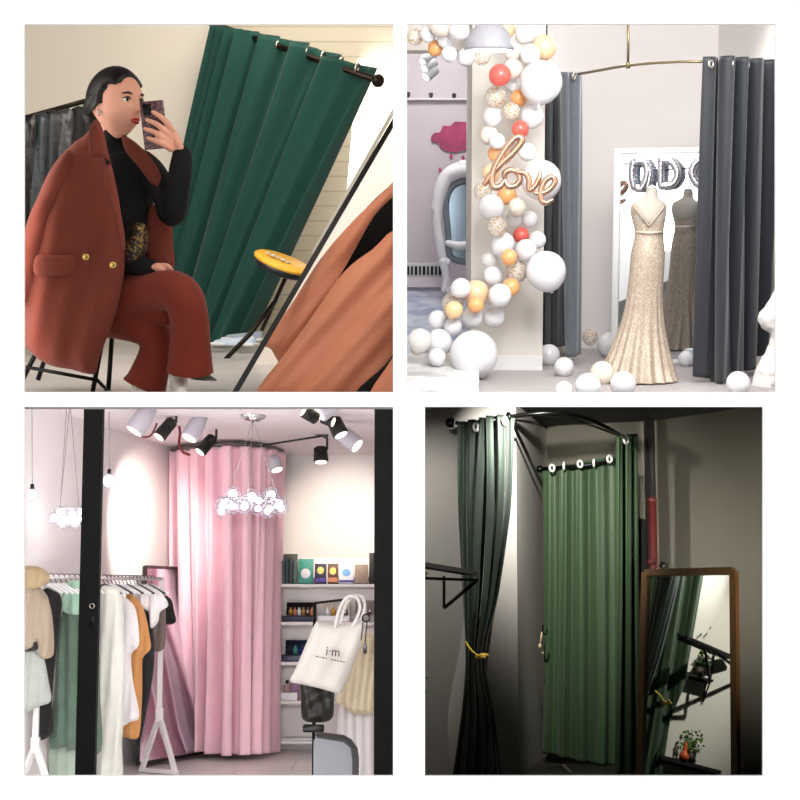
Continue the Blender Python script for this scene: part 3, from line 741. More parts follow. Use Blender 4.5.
# pendant lamp
pl = thing(B, 'pendant_lamp', 'white dome pendant lamp glowing underneath, above the balloon column', 'lamp', B.at(489, 52, 11.6))
pc = B.at(489, 50, 11.6)
def rr(r): return r*11.6/F
MB().lathe(pc, [(rr(24), -.0), (rr(24.6), .01), (rr(23), rr(8)), (rr(19), rr(16)), (rr(13), rr(23)), (rr(5), rr(27)), (0, rr(28))], 40, sy=1.).build('shade', mat('white_enamel', (.50, .50, .52), .35), B, pl, solid=.006)
MB().lathe(pc, [(0, -.006), (rr(22.5), -.006), (rr(22.8), .004), (0, .004)], 40).build('diffuser', mat('lit_diffuser', (1, .99, .97), emit=1.6), B, pl, label='glowing round diffuser')
MB().tube([pc+V((0, 0, rr(27))), pc+V((0, 0, rr(60)))], .008, 8).build('cord', trim2, B, pl)

# balloons
bw = mat('white_latex', (.82, .82, .835), .25, spec=.5, coat=.2)
bm = {'white': bw, 'cream': mat('cream_latex', (.84, .80, .75), .28, coat=.2), 'orange': mat('orange_latex', (.88, .63, .42), .28, coat=.2), 'peach': mat('peach_latex', (.87, .72, .58), .28, coat=.2),
      'coral': mat('coral_latex', (.82, .36, .32), .28, coat=.2), 'tan': mat('tan_latex', (.85, .72, .55), .28, coat=.2),
      'confetti': fleck('gold_confetti_balloon', (.88, .87, .85), (.74, .58, .30), 8, .74, rough=.2, see=.55), 'clear': fleck('clear_balloon', (.88, .87, .86), (.88, .87, .86), 30, .99, rough=.15, see=.4)}
def balloon_mesh(name, m):
    mb = MB(); rows = []
    prof = []
    for i in range(27):
        t = pi*i/26; r = sin(t); z = cos(t)
        if z < 0: z *= 1.08; r *= (1-.08*z*z)
        prof.append((max(r, .012), z))
    prof = prof[::-1]
    prof = [(.012, -1.16), (.075, -1.155), (.06, -1.11), (.03, -1.085)] + prof[1:]
    mb.lathe((0, 0, 0), prof, 32)
    me = bpy.data.meshes.new(name); me.from_pydata([tuple(p) for p in mb.v], [], mb.f); me.update(); me.materials.append(m)
    for p in me.polygons: p.use_smooth = True
    return me
bme = {k: balloon_mesh('balloon_'+k, m) for k, m in bm.items()}
bloc = []
def balloon(px, py, r, kind, label, y=None, group='balloons of the garland on the ivory pillar', tiltv=None):
    rnd = random.Random(int(px*31+py*7)); y = y if y is not None else 12.95-.45*min(r, 22)/22
    o = bpy.data.objects.new('balloon', bme[kind]); COL.objects.link(o)
    c = B.at(px, py, y); s = r*y/F
    # look for room so that neighbours do not sink into each other
    for _ in range(60):
        hit = [(q_, t) for q_, t in bloc if (q_-c).length < (s+t)*.93]
        if not hit: break
        y -= .03; c = B.at(px, py, y); s = r*y/F
    bloc.append((c, s))
    R = Matrix.Rotation(rnd.uniform(-.7, .7), 4, 'X') @ Matrix.Rotation(rnd.uniform(-.9, .9), 4, 'Y') if tiltv is None else Matrix.Rotation(tiltv, 4, 'Y')
    o.matrix_world = B.M @ Matrix.Translation(c) @ R @ Matrix.Scale(s, 4)
    tag(o, label, 'balloon', group)
BL = [
 (541, 82, 21, 'white', 'big white balloon at the top right of the garland beside the grey curtain'),
 (541, 180, 20, 'white', 'big white balloon directly behind the foil love lettering'),
 (546, 271, 20, 'white', 'big white balloon against the grey curtain below the lettering'),
 (474, 354, 24, 'white', 'largest white balloon, standing on the floor at the garland foot'),
 (439, 342, 13.5, 'white', 'medium white balloon touching the largest one on its left'),
 (415, 37, 8, 'confetti', 'confetti balloon at the outer end of the garland above the bay'),
 (428, 34, 8, 'white', 'small white balloon between the outermost confetti and the orange one'),
 (436, 48, 8, 'orange', 'orange balloon above the bay, left of the pendant lamp'),
 (446, 39, 9, 'white', 'white balloon touching the orange one above the bay'),
 (441, 25, 11, 'cream', 'cream balloon cut by the top edge above the bay'),
 (459, 30, 10, 'white', 'white balloon cut by the top edge left of the lamp'),
 (449, 54, 8, 'white', 'white balloon hanging lowest under the orange one'),
 (466, 57, 9, 'white', 'white balloon at the bay corner under the lamp rim'),
 (482, 57, 8, 'confetti', 'confetti balloon just under the pendant lamp'),
 (505, 29, 10, 'tan', 'tan balloon at the top edge beside the lamp dome'),
 (526, 33, 11, 'white', 'white balloon at the top edge right of the tan one'),
 (544, 47, 12, 'peach', 'pale peach balloon at the top right end of the garland'),
 (530, 54, 10, 'white', 'white balloon touching the pale peach one'),
 (515, 53, 10, 'cream', 'cream balloon right beside the lamp rim'),
 (513, 69, 10, 'cream', 'cream balloon between the upper coral one and the big top white one'),
 (500, 75, 11, 'coral', 'coral balloon near the top, under the lamp'),
 (514, 86, 7.5, 'white', 'small white balloon under the upper coral one'),
 (496, 97, 11, 'confetti', 'confetti balloon left of the upper orange one'),
 (519, 98, 8.5, 'orange', 'orange balloon under the big top white one'),
 (511, 111, 9, 'confetti', 'confetti balloon right above the small red coral one'),
 (532, 116, 12, 'white', 'white balloon under the big top white one at the curtain'),
 (493, 117, 10, 'white', 'white balloon at the pillar edge below the confetti one'),
 (520, 129, 8.5, 'coral', 'small coral balloon just above the foil lettering'),
 (489, 135, 9, 'cream', 'cream balloon at the pillar edge above the lettering'),
 (497, 141, 8, 'white', 'small white balloon above the foil letter L'),
 (527, 152, 9, 'white', 'white balloon above the foil letter V'),
 (497, 153, 9, 'orange', 'orange balloon behind the tall loop of the letter L'),
 (491, 173, 9, 'peach', 'peach balloon behind the lower bow of the letter L'),
 (483, 190, 9, 'confetti', 'confetti balloon left below the letter L'),
 (507, 195, 10, 'orange', 'orange balloon just under the letter O'),
 (491, 207, 13, 'white', 'white balloon under the foil letter L'),
 (517, 207, 9, 'cream', 'cream balloon under the lower orange one'),
 (530, 219, 8, 'white', 'small white balloon under the letter E'),
 (514, 219, 8, 'clear', 'see-through balloon under the lettering'),
 (497, 226, 10, 'confetti', 'confetti balloon above the white pair in mid column'),
 (521, 235, 8, 'coral', 'lowest coral balloon, in the middle of the column'),
 (537, 240, 9, 'white', 'white balloon right of the lowest coral one'),
 (503, 244, 12, 'white', 'white balloon left of the lowest coral one'),
 (526, 250, 11, 'white', 'white balloon under the lowest coral one'),
 (509, 257, 8, 'orange', 'orange balloon peeping out between white ones in mid column'),
 (516, 271, 11, 'confetti', 'gold confetti balloon beside the big white one at the curtain'),
 (489, 260, 8, 'clear', 'see-through balloon on the pillar left of the column'),
 (493, 276, 10, 'white', 'white balloon left of the gold confetti one'),
 (511, 287, 9, 'orange', 'orange balloon lowest on the right of the column'),
 (476, 293, 13, 'peach', 'large peach balloon where the garland turns outward'),
 (461, 288, 10, 'white', 'white balloon behind the large peach one'),
 (500, 295, 11.5, 'white', 'white balloon right of the large peach one'),
 (453, 303, 11, 'confetti', 'confetti balloon left of the large peach one'),
 (476, 305, 8, 'orange', 'orange balloon peeping out under the large peach one'),
 (472, 317, 11, 'white', 'white balloon above the largest one on the floor'),
 (494, 317, 10.5, 'white', 'white balloon at the lower right end of the garland'),
 (454, 310, 9, 'tan', 'tan balloon under the left confetti one'),
 (438, 320, 10, 'white', 'white balloon at the left bend of the garland'),
 (453, 326, 9, 'white', 'white balloon between the left bend and the largest one'),
 (420, 340, 12, 'clear', 'see-through balloon at the left end on the marble'),
 (418, 347, 8, 'confetti', 'gold confetti balloon lowest at the left end'),
 (437, 357, 9, 'white', 'white balloon under the medium one at the left foot'),
 (450, 360, 7, 'cream', 'cream balloon wedged at the foot of the garland'),
]
for x, y, r, k, l in BL: balloon(x, y, r, k, l)
FL = [
 (549, 355, 11, 'white', 'white balloon on the carpet at the foot of the dark curtain'), (561, 348, 8.5, 'cream', 'cream balloon tucked behind the one at the dark curtain foot'),
 (564, 367, 10, 'white', 'white balloon on the carpet in front of the curtain foot'), (564, 390, 9, 'white', 'white balloon cut by the bottom edge under the curtain foot'),
 (610, 345, 13, 'white', 'white balloon left of the gown at mat height'), (602, 373, 12, 'cream', 'cream balloon against the left hem of the gown'),
 (588, 386, 13, 'white', 'white balloon at the bottom edge left of the gown'), (623, 384, 13, 'white', 'white balloon in front of the gown train'),
 (686, 359, 8, 'white', 'small white balloon at the mirror foot'), (696, 352, 7, 'cream', 'small cream balloon between the mirror and the right curtain'),
 (738, 383, 12, 'white', 'white balloon in front of the right curtain'), (590, 337, 8, 'confetti', 'gold confetti balloon on the carpet by the back wall'),
]
for x, y, r, k, l in FL:
    yf = B.on(x, min(y+r*.96, 396)).y
    balloon(x, y, r, k, l, y=min(max(yf+.05, 11.45), 14.7), group='loose balloons on the carpet', tiltv=0)

# foil lettering "love"
foil = mat('rose_gold_foil', (.74, .58, .49), .25, .8, bump=.5, bscale=40)
lv = thing(B, 'foil_lettering', 'rose gold foil balloon script reading love, hanging on the garland', 'foil balloon', B.at(520, 180, 12.1))
yl = 12.05
def stroke(pts, r, name='letter', dy=0):
    P_ = [B.at(x, y, yl+dy-.0007*i) for i, (x, y) in enumerate(pts)]
    MB().limb(P_, [rr(r*.9)]+[rr(r*1.25)]*(len(pts)-2)+[rr(r*.8)], 14, 7, flat=.9).build(name, foil, B, lv)
stroke([(485, 184), (490, 176), (500, 165), (512, 154), (521, 143), (521, 138), (515, 138), (506, 148), (497, 163), (492, 176), (493, 186), (499, 187), (504, 181)], 3.2)
stroke([(505, 180), (505, 173), (511, 170), (518, 173), (520, 180), (515, 186), (508, 186), (505, 180)], 2.9)
stroke([(518, 172), (525, 173), (529, 180), (529, 190), (535, 186), (539, 178), (540, 172)], 2.7, dy=-.03)
stroke([(535, 193), (543, 193), (551, 188), (555, 181), (551, 177), (545, 181), (541, 190), (541, 199), (545, 203), (552, 200)], 2.8, dy=-.06)

# mirror standing behind the gown, with its reflected foil letters modelled in front of the glass
th_ = radians(15.7); n_ = V((-sin(th_), -cos(th_), 0)); tx = V((cos(th_), -sin(th_), 0)); C0 = V((2.32, 13.7, 0))
def on_mirror(px, py, off=.0):
    d = (B.at(px, py, 10)-V((0, 0, B.h))); k = ((C0+n_*off)-V((0, 0, B.h))).dot(n_)/d.dot(n_)
    return V((0, 0, B.h))+d*k
mr = thing(B, 'standing_mirror', 'tall white framed mirror standing behind the beaded gown', 'mirror', C0)
u0 = (on_mirror(618, 250)-C0).dot(tx); u1 = (on_mirror(722, 250)-C0).dot(tx); zt = on_mirror(650, 151).z
R2 = Matrix((tx, -n_, V((0, 0, 1)))).transposed()
cm = C0+tx*(u0+u1)/2
mb = MB(); mb.box(cm+V((0, 0, zt/2))-n_*.012, (u1-u0, .02, zt-.04), R2); mb.build('glass', mirror, B, mr)
mb = MB()
for u in (u0-.018, u1+.018): mb.box(C0+tx*u+V((0, 0, zt/2)), (.06, .05, zt), R2, .01)
mb.box(cm+V((0, 0, zt+.0)), (u1-u0+.09, .05, .05), R2, .01); mb.box(cm+V((0, 0, .02)), (u1-u0+.09, .05, .04), R2, .01)
mb.build('frame', trim2, B, mr, label='white frame')
silver = mat('silver_foil', (.80, .80, .83), .22, .9, bump=.7, bscale=45)
lt = thing(B, 'reflected_letters', 'string of silver foil letter balloons reflected at the mirror top, modelled before the glass', 'foil balloon', on_mirror(660, 175, .1))
def sl(pts, r=4.2, closed=False, col='letter'):
    P_ = [on_mirror(x, y, .16) for x, y in pts]; r_ = r*13.3/F
    if closed: MB().tube(smooth(P_, 5, True), r_, 12, closed=True).build(col, silver, B, lt)
    else: MB().limb(P_, [r_]*len(pts), 12, 5).build(col, silver, B, lt)
sl([(633, 163), (632, 176), (634, 187)], 3.6); sl([(636, 162), (645, 162), (647, 175), (642, 188), (637, 188)], 4.)
sl([(644, 161), (650, 172), (648, 186)], 3.6)
sl([(661, 162), (661, 184)], 3.8); sl([(661, 160), (672, 162), (678, 173), (673, 184), (662, 186)], 4.2)
sl([(692, 173), (696, 163), (704, 160), (712, 165), (714, 174), (708, 183), (698, 184)], 4.2, True)
MB().tube([on_mirror(624, 163, .12), on_mirror(655, 170, .12), on_mirror(685, 168, .12), on_mirror(715, 162, .12)], .004, 6).build('string', mat('dark_cord', (.15, .13, .13), .6), B, lt)

# gown on a dress form
yg = 12.35; 
def G(px, py, dy=0): return B.at(px, py, yg+dy)
gn = thing(B, 'dress_form', 'white dress form seen from behind, wearing the beaded gown', 'mannequin', V((G(648, 380).x, yg, 0)))
cloth = mat('off_white_form', (.66, .63, .59), .6)
def sect(cx, py, wx, wy, dy=0, n=40):
    c = G(cx, py, dy); return [c+V((wx*yg/F*cos(2*pi*k/n), wy*yg/F*sin(2*pi*k/n), 0)) for k in range(n)]
mb = MB()
rows = [sect(652, 188, 5, 5), sect(652, 190, 6, 6), sect(652, 194, 5.5, 5.5), sect(651, 198, 7, 6.5), sect(650, 200.5, 12, 7.5), sect(649, 203, 17, 9), sect(649, 208, 18, 10), sect(649, 216, 17, 11), sect(649, 228, 14, 10)]
mb.grid(rows[::-1], True, True); mb.build('torso', cloth, B, gn, subd=1)
MB().lathe(G(652, 188.5), [(0, 0), (.04, 0), (.042, .012), (.02, .02), (0, .03)], 20).build('neck_cap', trim2, B, gn)
gown = fleck('champagne_sequins', (.56, .50, .44), (.72, .67, .61), 380, .62, rough=.5, stretch=(1, 1, .3), fl_metal=.35)
dr = thing(B, 'gown', 'champagne beaded mermaid gown with spreading train, worn on the dress form', 'dress', V((G(648, 384).x, yg, 0)))
S_ = [(649, 206, 17.5, 10.5), (648.5, 214, 17.5, 11.8), (649, 222, 15.5, 11), (649.5, 232, 13.2, 10), (649, 240, 14.2, 11), (648, 252, 16.5, 13.5), (647.5, 264, 17, 14), (646, 280, 16.8, 13.5), (644.5, 300, 17.5, 13.5), (643, 320, 20, 15), (641, 338, 25, 19), (640, 352, 29, 24), (638, 366, 34, 30), (637.5, 376, 37, 36), (637, 383, 39, 42)]
rows = []
for i, (cx, py, wx, wy) in enumerate(S_):
    v = i/(len(S_)-1); n = 120; row = []
    c = G(cx, py); 
    for k in range(n):
        a = 2*pi*k/n; f = 1+max(0, v-.45)*.16*sin(a*17+cos(a*3)*.8)
        row.append(c+V((wx*yg/F*cos(a)*f, wy*yg/F*sin(a)*f*.8, -max(0, 0)*.0)))
    rows.append(row)
zmin = min(p.z for p in rows[-1]); 
for k, r in enumerate(rows):
    if k == len(rows)-1:
        for p in r: p.z = .01
mb = MB(); mb.grid(rows[::-1], True); mb.build('skirt', gown, B, dr, solid=.006, subd=1)
mb = MB()
mb.limb([G(634, 206, -.07), G(641, 216, -.085), G(649, 226, -.085)], [.012, .010, .008], 8); mb.limb([G(664, 206, -.07), G(657, 216, -.085), G(649, 226, -.085)], [.012, .010, .008], 8)
mb.build('back_straps', gown, B, dr)
MB().ring(V((G(649, 232).x, yg, G(649, 232).z)), 13.4*yg/F, .006, (0, 0, 1), 40).build('waist_band', mat('beaded_band', (.88, .84, .78), .3, .4), B, dr)

# grey curtains and their curved brass rod
brass = mat('brushed_brass', (.50, .45, .34), .35, .8)
rodp = [B.at(566, 76, 13.5), B.at(590, 72, 13.0), B.at(628, 65.5, 12.4), B.at(670, 62, 12.1), B.at(705, 61.5, 12.0), B.at(740, 62, 12.2), B.at(762, 61, 12.7)]
RP = smooth(rodp, 8)
rd = thing(B, 'curtain_rod', 'curved brass curtain rod hung from the ceiling on one drop', 'curtain rod', rodp[2])
MB().tube(RP, .011, 12).build('rod', brass, B, rd)
MB().tube([B.at(628, 65, 12.4), B.at(628.5, 10, 12.4)], .010, 12).build('drop', brass, B, rd)
MB().lathe(B.at(628, 66, 12.4), [(0, -.02), (.018, -.018), (.018, .02), (.012, .03), (0, .03)], 14).build('joint', brass, B, rd)
bvel = mat('blue_grey_velvet', (.13, .145, .17), .55, sheen=.2, var=.08, vscale=30, bump=.2, bscale=180)
gvel = mat('grey_velvet', (.33, .35, .38), .65, sheen=.3, var=.08, vscale=30, bump=.2, bscale=180)
def curtain(room, label, top, bot, folds, amp, m, seed, rings=(), mid=None, dep=None, nu=300, **kw):
    t = thing(room, 'curtain', label, 'curtain', bot[len(bot)//2])
    rows = [top]+([mid] if mid else [[a.lerp(b, .5) for a, b in zip(top, bot)]])+[bot]
    mb = curtain_mesh(rows, folds, amp, nu=nu, seed=seed, **kw)
    mb.build('fabric', m, room, t, solid=.004)
    for p, ax in rings:
        MB().ring(p, .024, .008, ax, 24, 8).build('eyelet', steel, room, t)
    return t
curtain(B, 'blue grey curtain gathered at the right of the mirror in deep folds',
        [B.at(707, 58, 12.0), B.at(720, 57, 12.0), B.at(733, 58, 12.1), B.at(748, 59, 12.3), B.at(766, 60, 12.8)],
        [B.at(703, 375, 12.3), B.at(715, 382, 12.25), B.at(728, 377, 12.4), B.at(744, 368, 12.7), B.at(757, 352, 13.2)], 4.3, lambda v: .11, bvel, 3,
        [(B.at(711, 64, 11.80), (1, -1.2, 0)), (B.at(733, 64, 11.9), (1, -.3, 0)), (B.at(747, 65, 12.02), (1, -1., 0))], sharp=.6)
curtain(B, 'mid grey curtain edge hanging straight at the left end of the brass rod',
        [B.at(562, 72, 13.3), B.at(567, 72, 13.2), B.at(573, 72, 13.2), B.at(580, 73, 13.3)],
        [B.at(566, 352, 13.5), B.at(570, 357, 13.4), B.at(574, 357, 13.4), B.at(577, 353, 13.5)], 1.4, lambda v: .03, gvel, 5, [(B.at(574, 76, 13.15), (1, -.6, 0))], nu=100)
curtain(B, 'dark grey curtain behind the big balloons, beside the ivory pillar',
        [B.at(542, 76, 14.1), B.at(549, 76, 14.0), B.at(557, 76, 14.0), B.at(565, 76, 14.1)],
        [B.at(538, 346, 14.2), B.at(547, 347, 14.1), B.at(556, 347, 14.1), B.at(568, 346, 14.2)], 3.2, lambda v: .04, mat('charcoal_velvet', (.25, .26, .28), .7, sheen=.3), 6, nu=160)

# white tulle skirt at the right edge
tl = mat('white_tulle', (.80, .79, .78), .8, var=.05, vscale=30, bump=.4, bscale=60)
px_pillow(B, [(780, 286), (772, 296), (764, 307), (758, 318), (762, 328), (770, 334), (768, 346), (760, 360), (754, 376), (752, 396), (780, 396)], 12.1, .16, .22, .03, tl, 'tulle_dress', loc=B.at(772, 392, 12.1),
          label='frilly white tulle dress cut off at the far right edge', cat='dress', off=lambda a, b: .02*sin(a*.9+b*.3)+.012*sin(b*.7))

area(B, B.at(720, -210, 8.6), B.at(600, 240, 14), 2.2, 1.4, 290, (1, .985, .97))  # unseen fill lights, added to brighten walls and bay
area(B, B.at(438, -10, 14.8), B.at(440, 300, 15.8),   .5, .5, 30, (1, .98, .98))
area(B, V((3.9, 10.5, 2.0)), B.at(560, 230, 13.5), 1.2, 1.8, 22, (1, .99, .98))
area(B, B.at(655, 8, 13.3), B.at(660, 260, 12.6), .9, .3, 26, (1, .98, .96))  # added behind the gown to brighten its mirrored side
area(B, V((.022, 9.0, 1.5)), V((2.4, 11.5, 1.2)), 1.6, 1.4, 34, (1, .99, .98))  # added on the divider, shows as white in the mirror
area(B, B.at(620, -100, 8.0), V((.1, 8.5, 1.2)), 1.5, 1.0, 90, (1, .99, .98))  # added to light the divider that the mirror reflects
# ================================================================ room at lower left: pink curtain, clothes rack, chandelier
D = Room(600, 1.24)
wd = mat('soft_white_wall', (.88, .86, .86), .6)
cd = mat('soft_white_ceiling', (.90, .86, .87), .7)
ft = brickmat('marble_tiles', (.90, .88, .87), (.88, .86, .85), (.74, .71, .70), .8, .8, .004, .25, .1, axes='xy')
slabpoly(D, [(-4.0, 7.6), (-.03, 7.6), (-.03, 15.6), (-4.0, 15.6)], 0, ft, 'floor')
ZC = 2.5
slabpoly(D, [(-4.0, 10.25), (-.03, 10.25), (-.03, 15.6), (-4.0, 15.6)], ZC+.02, cd, 'ceiling')
lx = lambda y: -1.887-.154*(13.6-y)
wall_piece(D, 'wall_left', [(lx(8.), 8.), (lx(15.), 15.)], 0, ZC+.02, wd, out=(-1, 0, 0))
wall_piece(D, 'wall_back', [(lx(15.), 15.), (D.at(268, 600, 14.15).x, 14.15), (-.03, 14.0)], 0, ZC+.02, wd)

# pink curtain on a curved ceiling rail
pk = mat('pink_satin', (.93, .75, .80), .55, sheen=.3, var=.04, vscale=10, bump=.15, bscale=150)
tp = [(172, 452, 13.35), (184, 450, 12.95), (205, 448, 12.75), (228, 446, 12.65), (250, 447, 12.75), (268, 449, 13.05), (283, 453, 13.6)]
bt = [(180, 745, 13.35), (192, 749, 13.0), (208, 752, 12.85), (228, 755, 12.7), (246, 754, 12.75), (258, 753, 12.9), (270, 752, 13.3)]
pc3 = thing(D, 'curtain', 'long pale pink curtain closing off the corner from ceiling to floor', 'curtain', D.at(228, 755, 12.7))
curtain_mesh([[D.at(*p) for p in tp], [(D.at(*p)+D.at(*r_))/2 for p, r_ in zip(tp, bt)], [D.at(*p) for p in bt]], 8.5, lambda v: .045+.035*v, nu=420, nv=44, seed=11, sharp=.35, flutter=.45).build('fabric', pk, D, pc3, solid=.004)
MB().tube(smooth([D.at(x, y-2, z) for x, y, z in tp], 6), .012, 8).build('curtain_rail', mat('grey_rail', (.35, .33, .34), .4), D, loc=D.at(228, 444, 12.65), label='thin curved grey rail carrying the pink curtain under the ceiling', cat='curtain rail')

# leaning mirror
BL_, BR_, TR_ = D.at(137, 764, 12.1), D.at(208, 752, 13.05), D.at(188, 569, 13.3)
TL_ = BL_+(TR_-BR_); TL_ = D.at(145, 567, 12.45)
lm = thing(D, 'leaning_mirror', 'narrow black framed mirror leaning beside the pink curtain', 'mirror', BL_)
mb = MB(); nn = (BR_-BL_).cross(TR_-BR_).normalized(); 
if nn.y > 0: nn = -nn
bk = -nn*.02
mb.add([BL_, BR_, TR_, TL_]+[p+bk for p in (BL_, BR_, TR_, TL_)], [[0, 1, 2, 3], [7, 6, 5, 4], [0, 4, 5, 1], [1, 5, 6, 2], [2, 6, 7, 3], [3, 7, 4, 0]], False)
mb.build('glass', mirror, D, lm)
mb = MB()
for a, b in ((BL_, BR_), (BR_, TR_), (TR_, TL_), (TL_, BL_)): mb.beam(a, b, .022, .03, nn)
mb.build('frame', mat('thin_black_frame', (.05, .04, .05), .4), D, lm, label='thin black frame')

# shelf unit
sw = mat('white_melamine', (.90, .87, .86), .4)
ysf = 13.35
def Q(px, py, y=ysf): return D.at(px, py, y)
xl, xr = Q(275, 600).x, Q(392, 600).x
zsh = [Q(300, r).z for r in (584, 622, 662, 701, 741)]
su = thing(D, 'shelf_unit', 'tall narrow white shelf unit standing right of the pink curtain', 'shelf', V((xl, ysf, 0)))
dp = .30
mb = MB(); zt_ = Q(300, 557).z
mb.box((xl, ysf+dp/2, zt_/2), (.025, dp, zt_)); mb.build('side_panel', sw, D, su)
mb = MB(); mb.box((xr, ysf+dp/2, zt_/2), (.025, dp, zt_)); mb.build('side_panel', sw, D, su)
mb = MB(); mb.box(((xl+xr)/2, ysf+dp+.006, zt_/2), (xr-xl, .012, zt_)); mb.build('back_panel', sw, D, su)
for z in zsh:
    mb = MB(); mb.box(((xl+xr)/2, ysf+dp/2, z-.012), (xr-xl-.025, dp, .024)); mb.build('shelf', sw, D, su)
def bmat_(n, c, r=.5): return mat('print_'+n, c, r, var=.12, vscale=40)
def boxed(px0, px1, py0, shelf, dpt, m, label, lean=0., cat='box', name='box', y=None, marks=()):
    z0 = zsh[shelf]; y = y or ysf+.05; a, b = Q(px0, 600, y), Q(px1, 600, y); w_ = b.x-a.x; h_ = D.at(px0, py0, y).z-z0
    R = Matrix.Rotation(lean, 3, 'X'); c = V(((a.x+b.x)/2, y+dpt/2+max(0, lean)*0, z0+.001+h_/2))
    t = thing(D, name, label, cat, V((c.x, c.y, z0)))
    MB().box(c, (w_, dpt, h_), R, .003).build('body', m, D, t)
    for (u, v, ru, rv, mm, nm) in marks:
        p = c+R @ V((u*w_, -dpt/2-.001, v*h_)); mb = MB()
        if ru > 0: mb.prism([(ru*w_*cos(k*pi/8), rv*h_*sin(k*pi/8)) for k in range(16)], 0, .004, lambda a_, b_, z: p+R @ V((a_, -z, b_)))
        else: mb.box(p, (-ru*w_, .004, rv*h_), R)
        mb.build(nm, mm, D, t)
    return t
gold3 = mat('gold_print', (.80, .62, .32), .35, .4); wht = mat('white_print', (.92, .92, .93), .5); teal = bmat_('teal', (.22, .56, .50)); navy = bmat_('navy', (.10, .11, .22)); violet = mat('violet_print', (.33, .24, .60), .5); peach3 = mat('apricot_print', (.85, .55, .38), .5)
boxed(281, 284.5, 561, 0, .18, bmat_('slate', (.25, .31, .34)), 'thin slate grey book at the outer end of the top shelf', cat='book', name='book', y=ysf+.02)
boxed(285, 288.5, 559, 0, .18, bmat_('dark_teal', (.16, .26, .27)), 'dark teal book second on the top shelf', cat='book', name='book', y=ysf+.03)
boxed(289, 292.5, 559, 0, .18, bmat_('charcoal', (.20, .22, .23)), 'charcoal book beside the dark teal one, top shelf', cat='book', name='book', y=ysf+.02)
boxed(293, 296.5, 561, 0, .17, bmat_('grey_green', (.34, .42, .40)), 'grey green book before the turquoise box, top shelf', cat='book', name='book', y=ysf+.03)
boxed(283, 297, 554, 0, .06, bmat_('dark_box', (.20, .20, .20)), 'dark box standing behind the books on the top shelf', y=ysf+.22)
boxed(298, 313, 559, 0, .05, teal, 'turquoise box with a white dome picture on the top shelf', lean=-.12, marks=[(0, -.1, .32, .2, wht, 'dome_picture')])
boxed(314.5, 326, 564, 0, .05, navy, 'navy box with gold picture and violet band on the top shelf', lean=-.15, marks=[(.0, .15, .30, .18, gold3, 'gold_picture'), (0, -.34, -.9, .2, violet, 'violet_band')])
boxed(327.5, 338, 564, 0, .05, bmat_('brown', (.35, .22, .16)), 'brown box with golden picture on the top shelf', lean=-.15, marks=[(0, .12, .30, .18, gold3, 'gold_picture'), (0, -.32, -.9, .22, peach3, 'apricot_band')])
boxed(339, 353.5, 564, 0, .05, mat('white_carton', (.93, .93, .95), .5), 'white box with a light blue oval on the top shelf', lean=-.15, marks=[(0, .05, .30, .2, mat('sky_blue_print', (.45, .68, .88), .5), 'oval_picture'), (0, -.40, -.98, .12, violet, 'violet_band')])
boxed(355, 368, 565, 0, .08, bmat_('kraft', (.60, .52, .46)), 'plain tan box at the right of the top shelf', lean=-.1)
boxed(369, 376, 553, 0, .12, bmat_('black_box', (.08, .08, .08)), 'black box tallest at the right end of the top shelf')
# open gift sets: box lying open against the back, tray in front
def gift(px0, px1, py0, shelf, m1, m2, label, items):
    z0 = zsh[shelf]; y = ysf+.05; a, b = Q(px0, 600, y), Q(px1, 600, y); w_ = b.x-a.x; h_ = D.at(px0, py0, y).z-z0; cx = (a.x+b.x)/2
    t = thing(D, 'gift_set', label, 'gift box', V((cx, y, z0)))
    MB().box((cx, y+.03, z0+h_*.16), (w_, .10, h_*.30), None, .004).build('tray', m2, D, t)
    R = Matrix.Rotation(-.35, 3, 'X'); c = V((cx+w_*.06, y+.13, z0+h_*.60))
    mb = MB(); mb.box(c, (w_*.86, .02, h_*.78), R, .004); mb.build('lid', m1, D, t)
    for k, mm in enumerate(items):
        n_i = len(items); p = c+R @ V(((k+.5)/n_i*w_*.74-w_*.37, -.02, -.02))
        mb = MB(); mb.lathe(p+V((0, 0, -h_*.22)), [(0, 0), (w_*.3/n_i, 0), (w_*.32/n_i, h_*.28), (w_*.16/n_i, h_*.33), (w_*.16/n_i, h_*.42), (0, h_*.43)], 14)
        mb.build('bottle', mm, D, t)
kb3 = bmat_('black_gloss', (.07, .06, .07), .3)
gift(281, 316, 602, 1, kb3, navy, 'open black gift set with navy tray on the second shelf', [gold3, peach3, wht, gold3, steel, peach3])
gift(318, 350, 602, 1, bmat_('ivory_tray', (.80, .76, .72)), mat('white_carton', (.9, .9, .9)), 'open white gift set next to the black one on the second shelf', [wht, gold3, wht, steel])
gift(352, 374, 600, 1, bmat_('silver_set', (.55, .52, .50)), bmat_('grey_tray', (.62, .60, .60)), 'open silver gift set at the right end of the second shelf', [steel, wht, steel])
gift(281, 311, 640, 2, bmat_('midnight_blue', (.06, .08, .16), .3), bmat_('blue_tray', (.09, .11, .25), .3), 'open midnight blue gift set alone on the third shelf', [navy, teal, bmat_('blue_bottle', (.12, .18, .42), .25), navy])
boxed(281, 298, 693, 3, .12, mat('white_carton', (.9, .9, .9)), 'flat white carton on the fourth shelf under the glass bottle')
jb = thing(D, 'perfume_bottle', 'small glass bottle with dark cap standing on the flat carton', 'bottle', D.at(287, 693, ysf+.1))
MB().lathe(D.at(287, 693, ysf+.1), [(0, .002), (.026, .002), (.028, .06), (.012, .07), (.012, .08), (0, .08)], 18).build('glass', mat('rosy_glass', (.80, .66, .66), .1, trans=.3), D, jb)
MB().lathe(D.at(287, 693, ysf+.1), [(0, .08), (.013, .08), (.013, .105), (0, .107)], 14).build('cap', kb3, D, jb)
boxed(291, 300, 681, 3, .05, bmat_('mauve', (.62, .45, .60)), 'mauve carton beside the small bottle on the fourth shelf', y=ysf+.19)
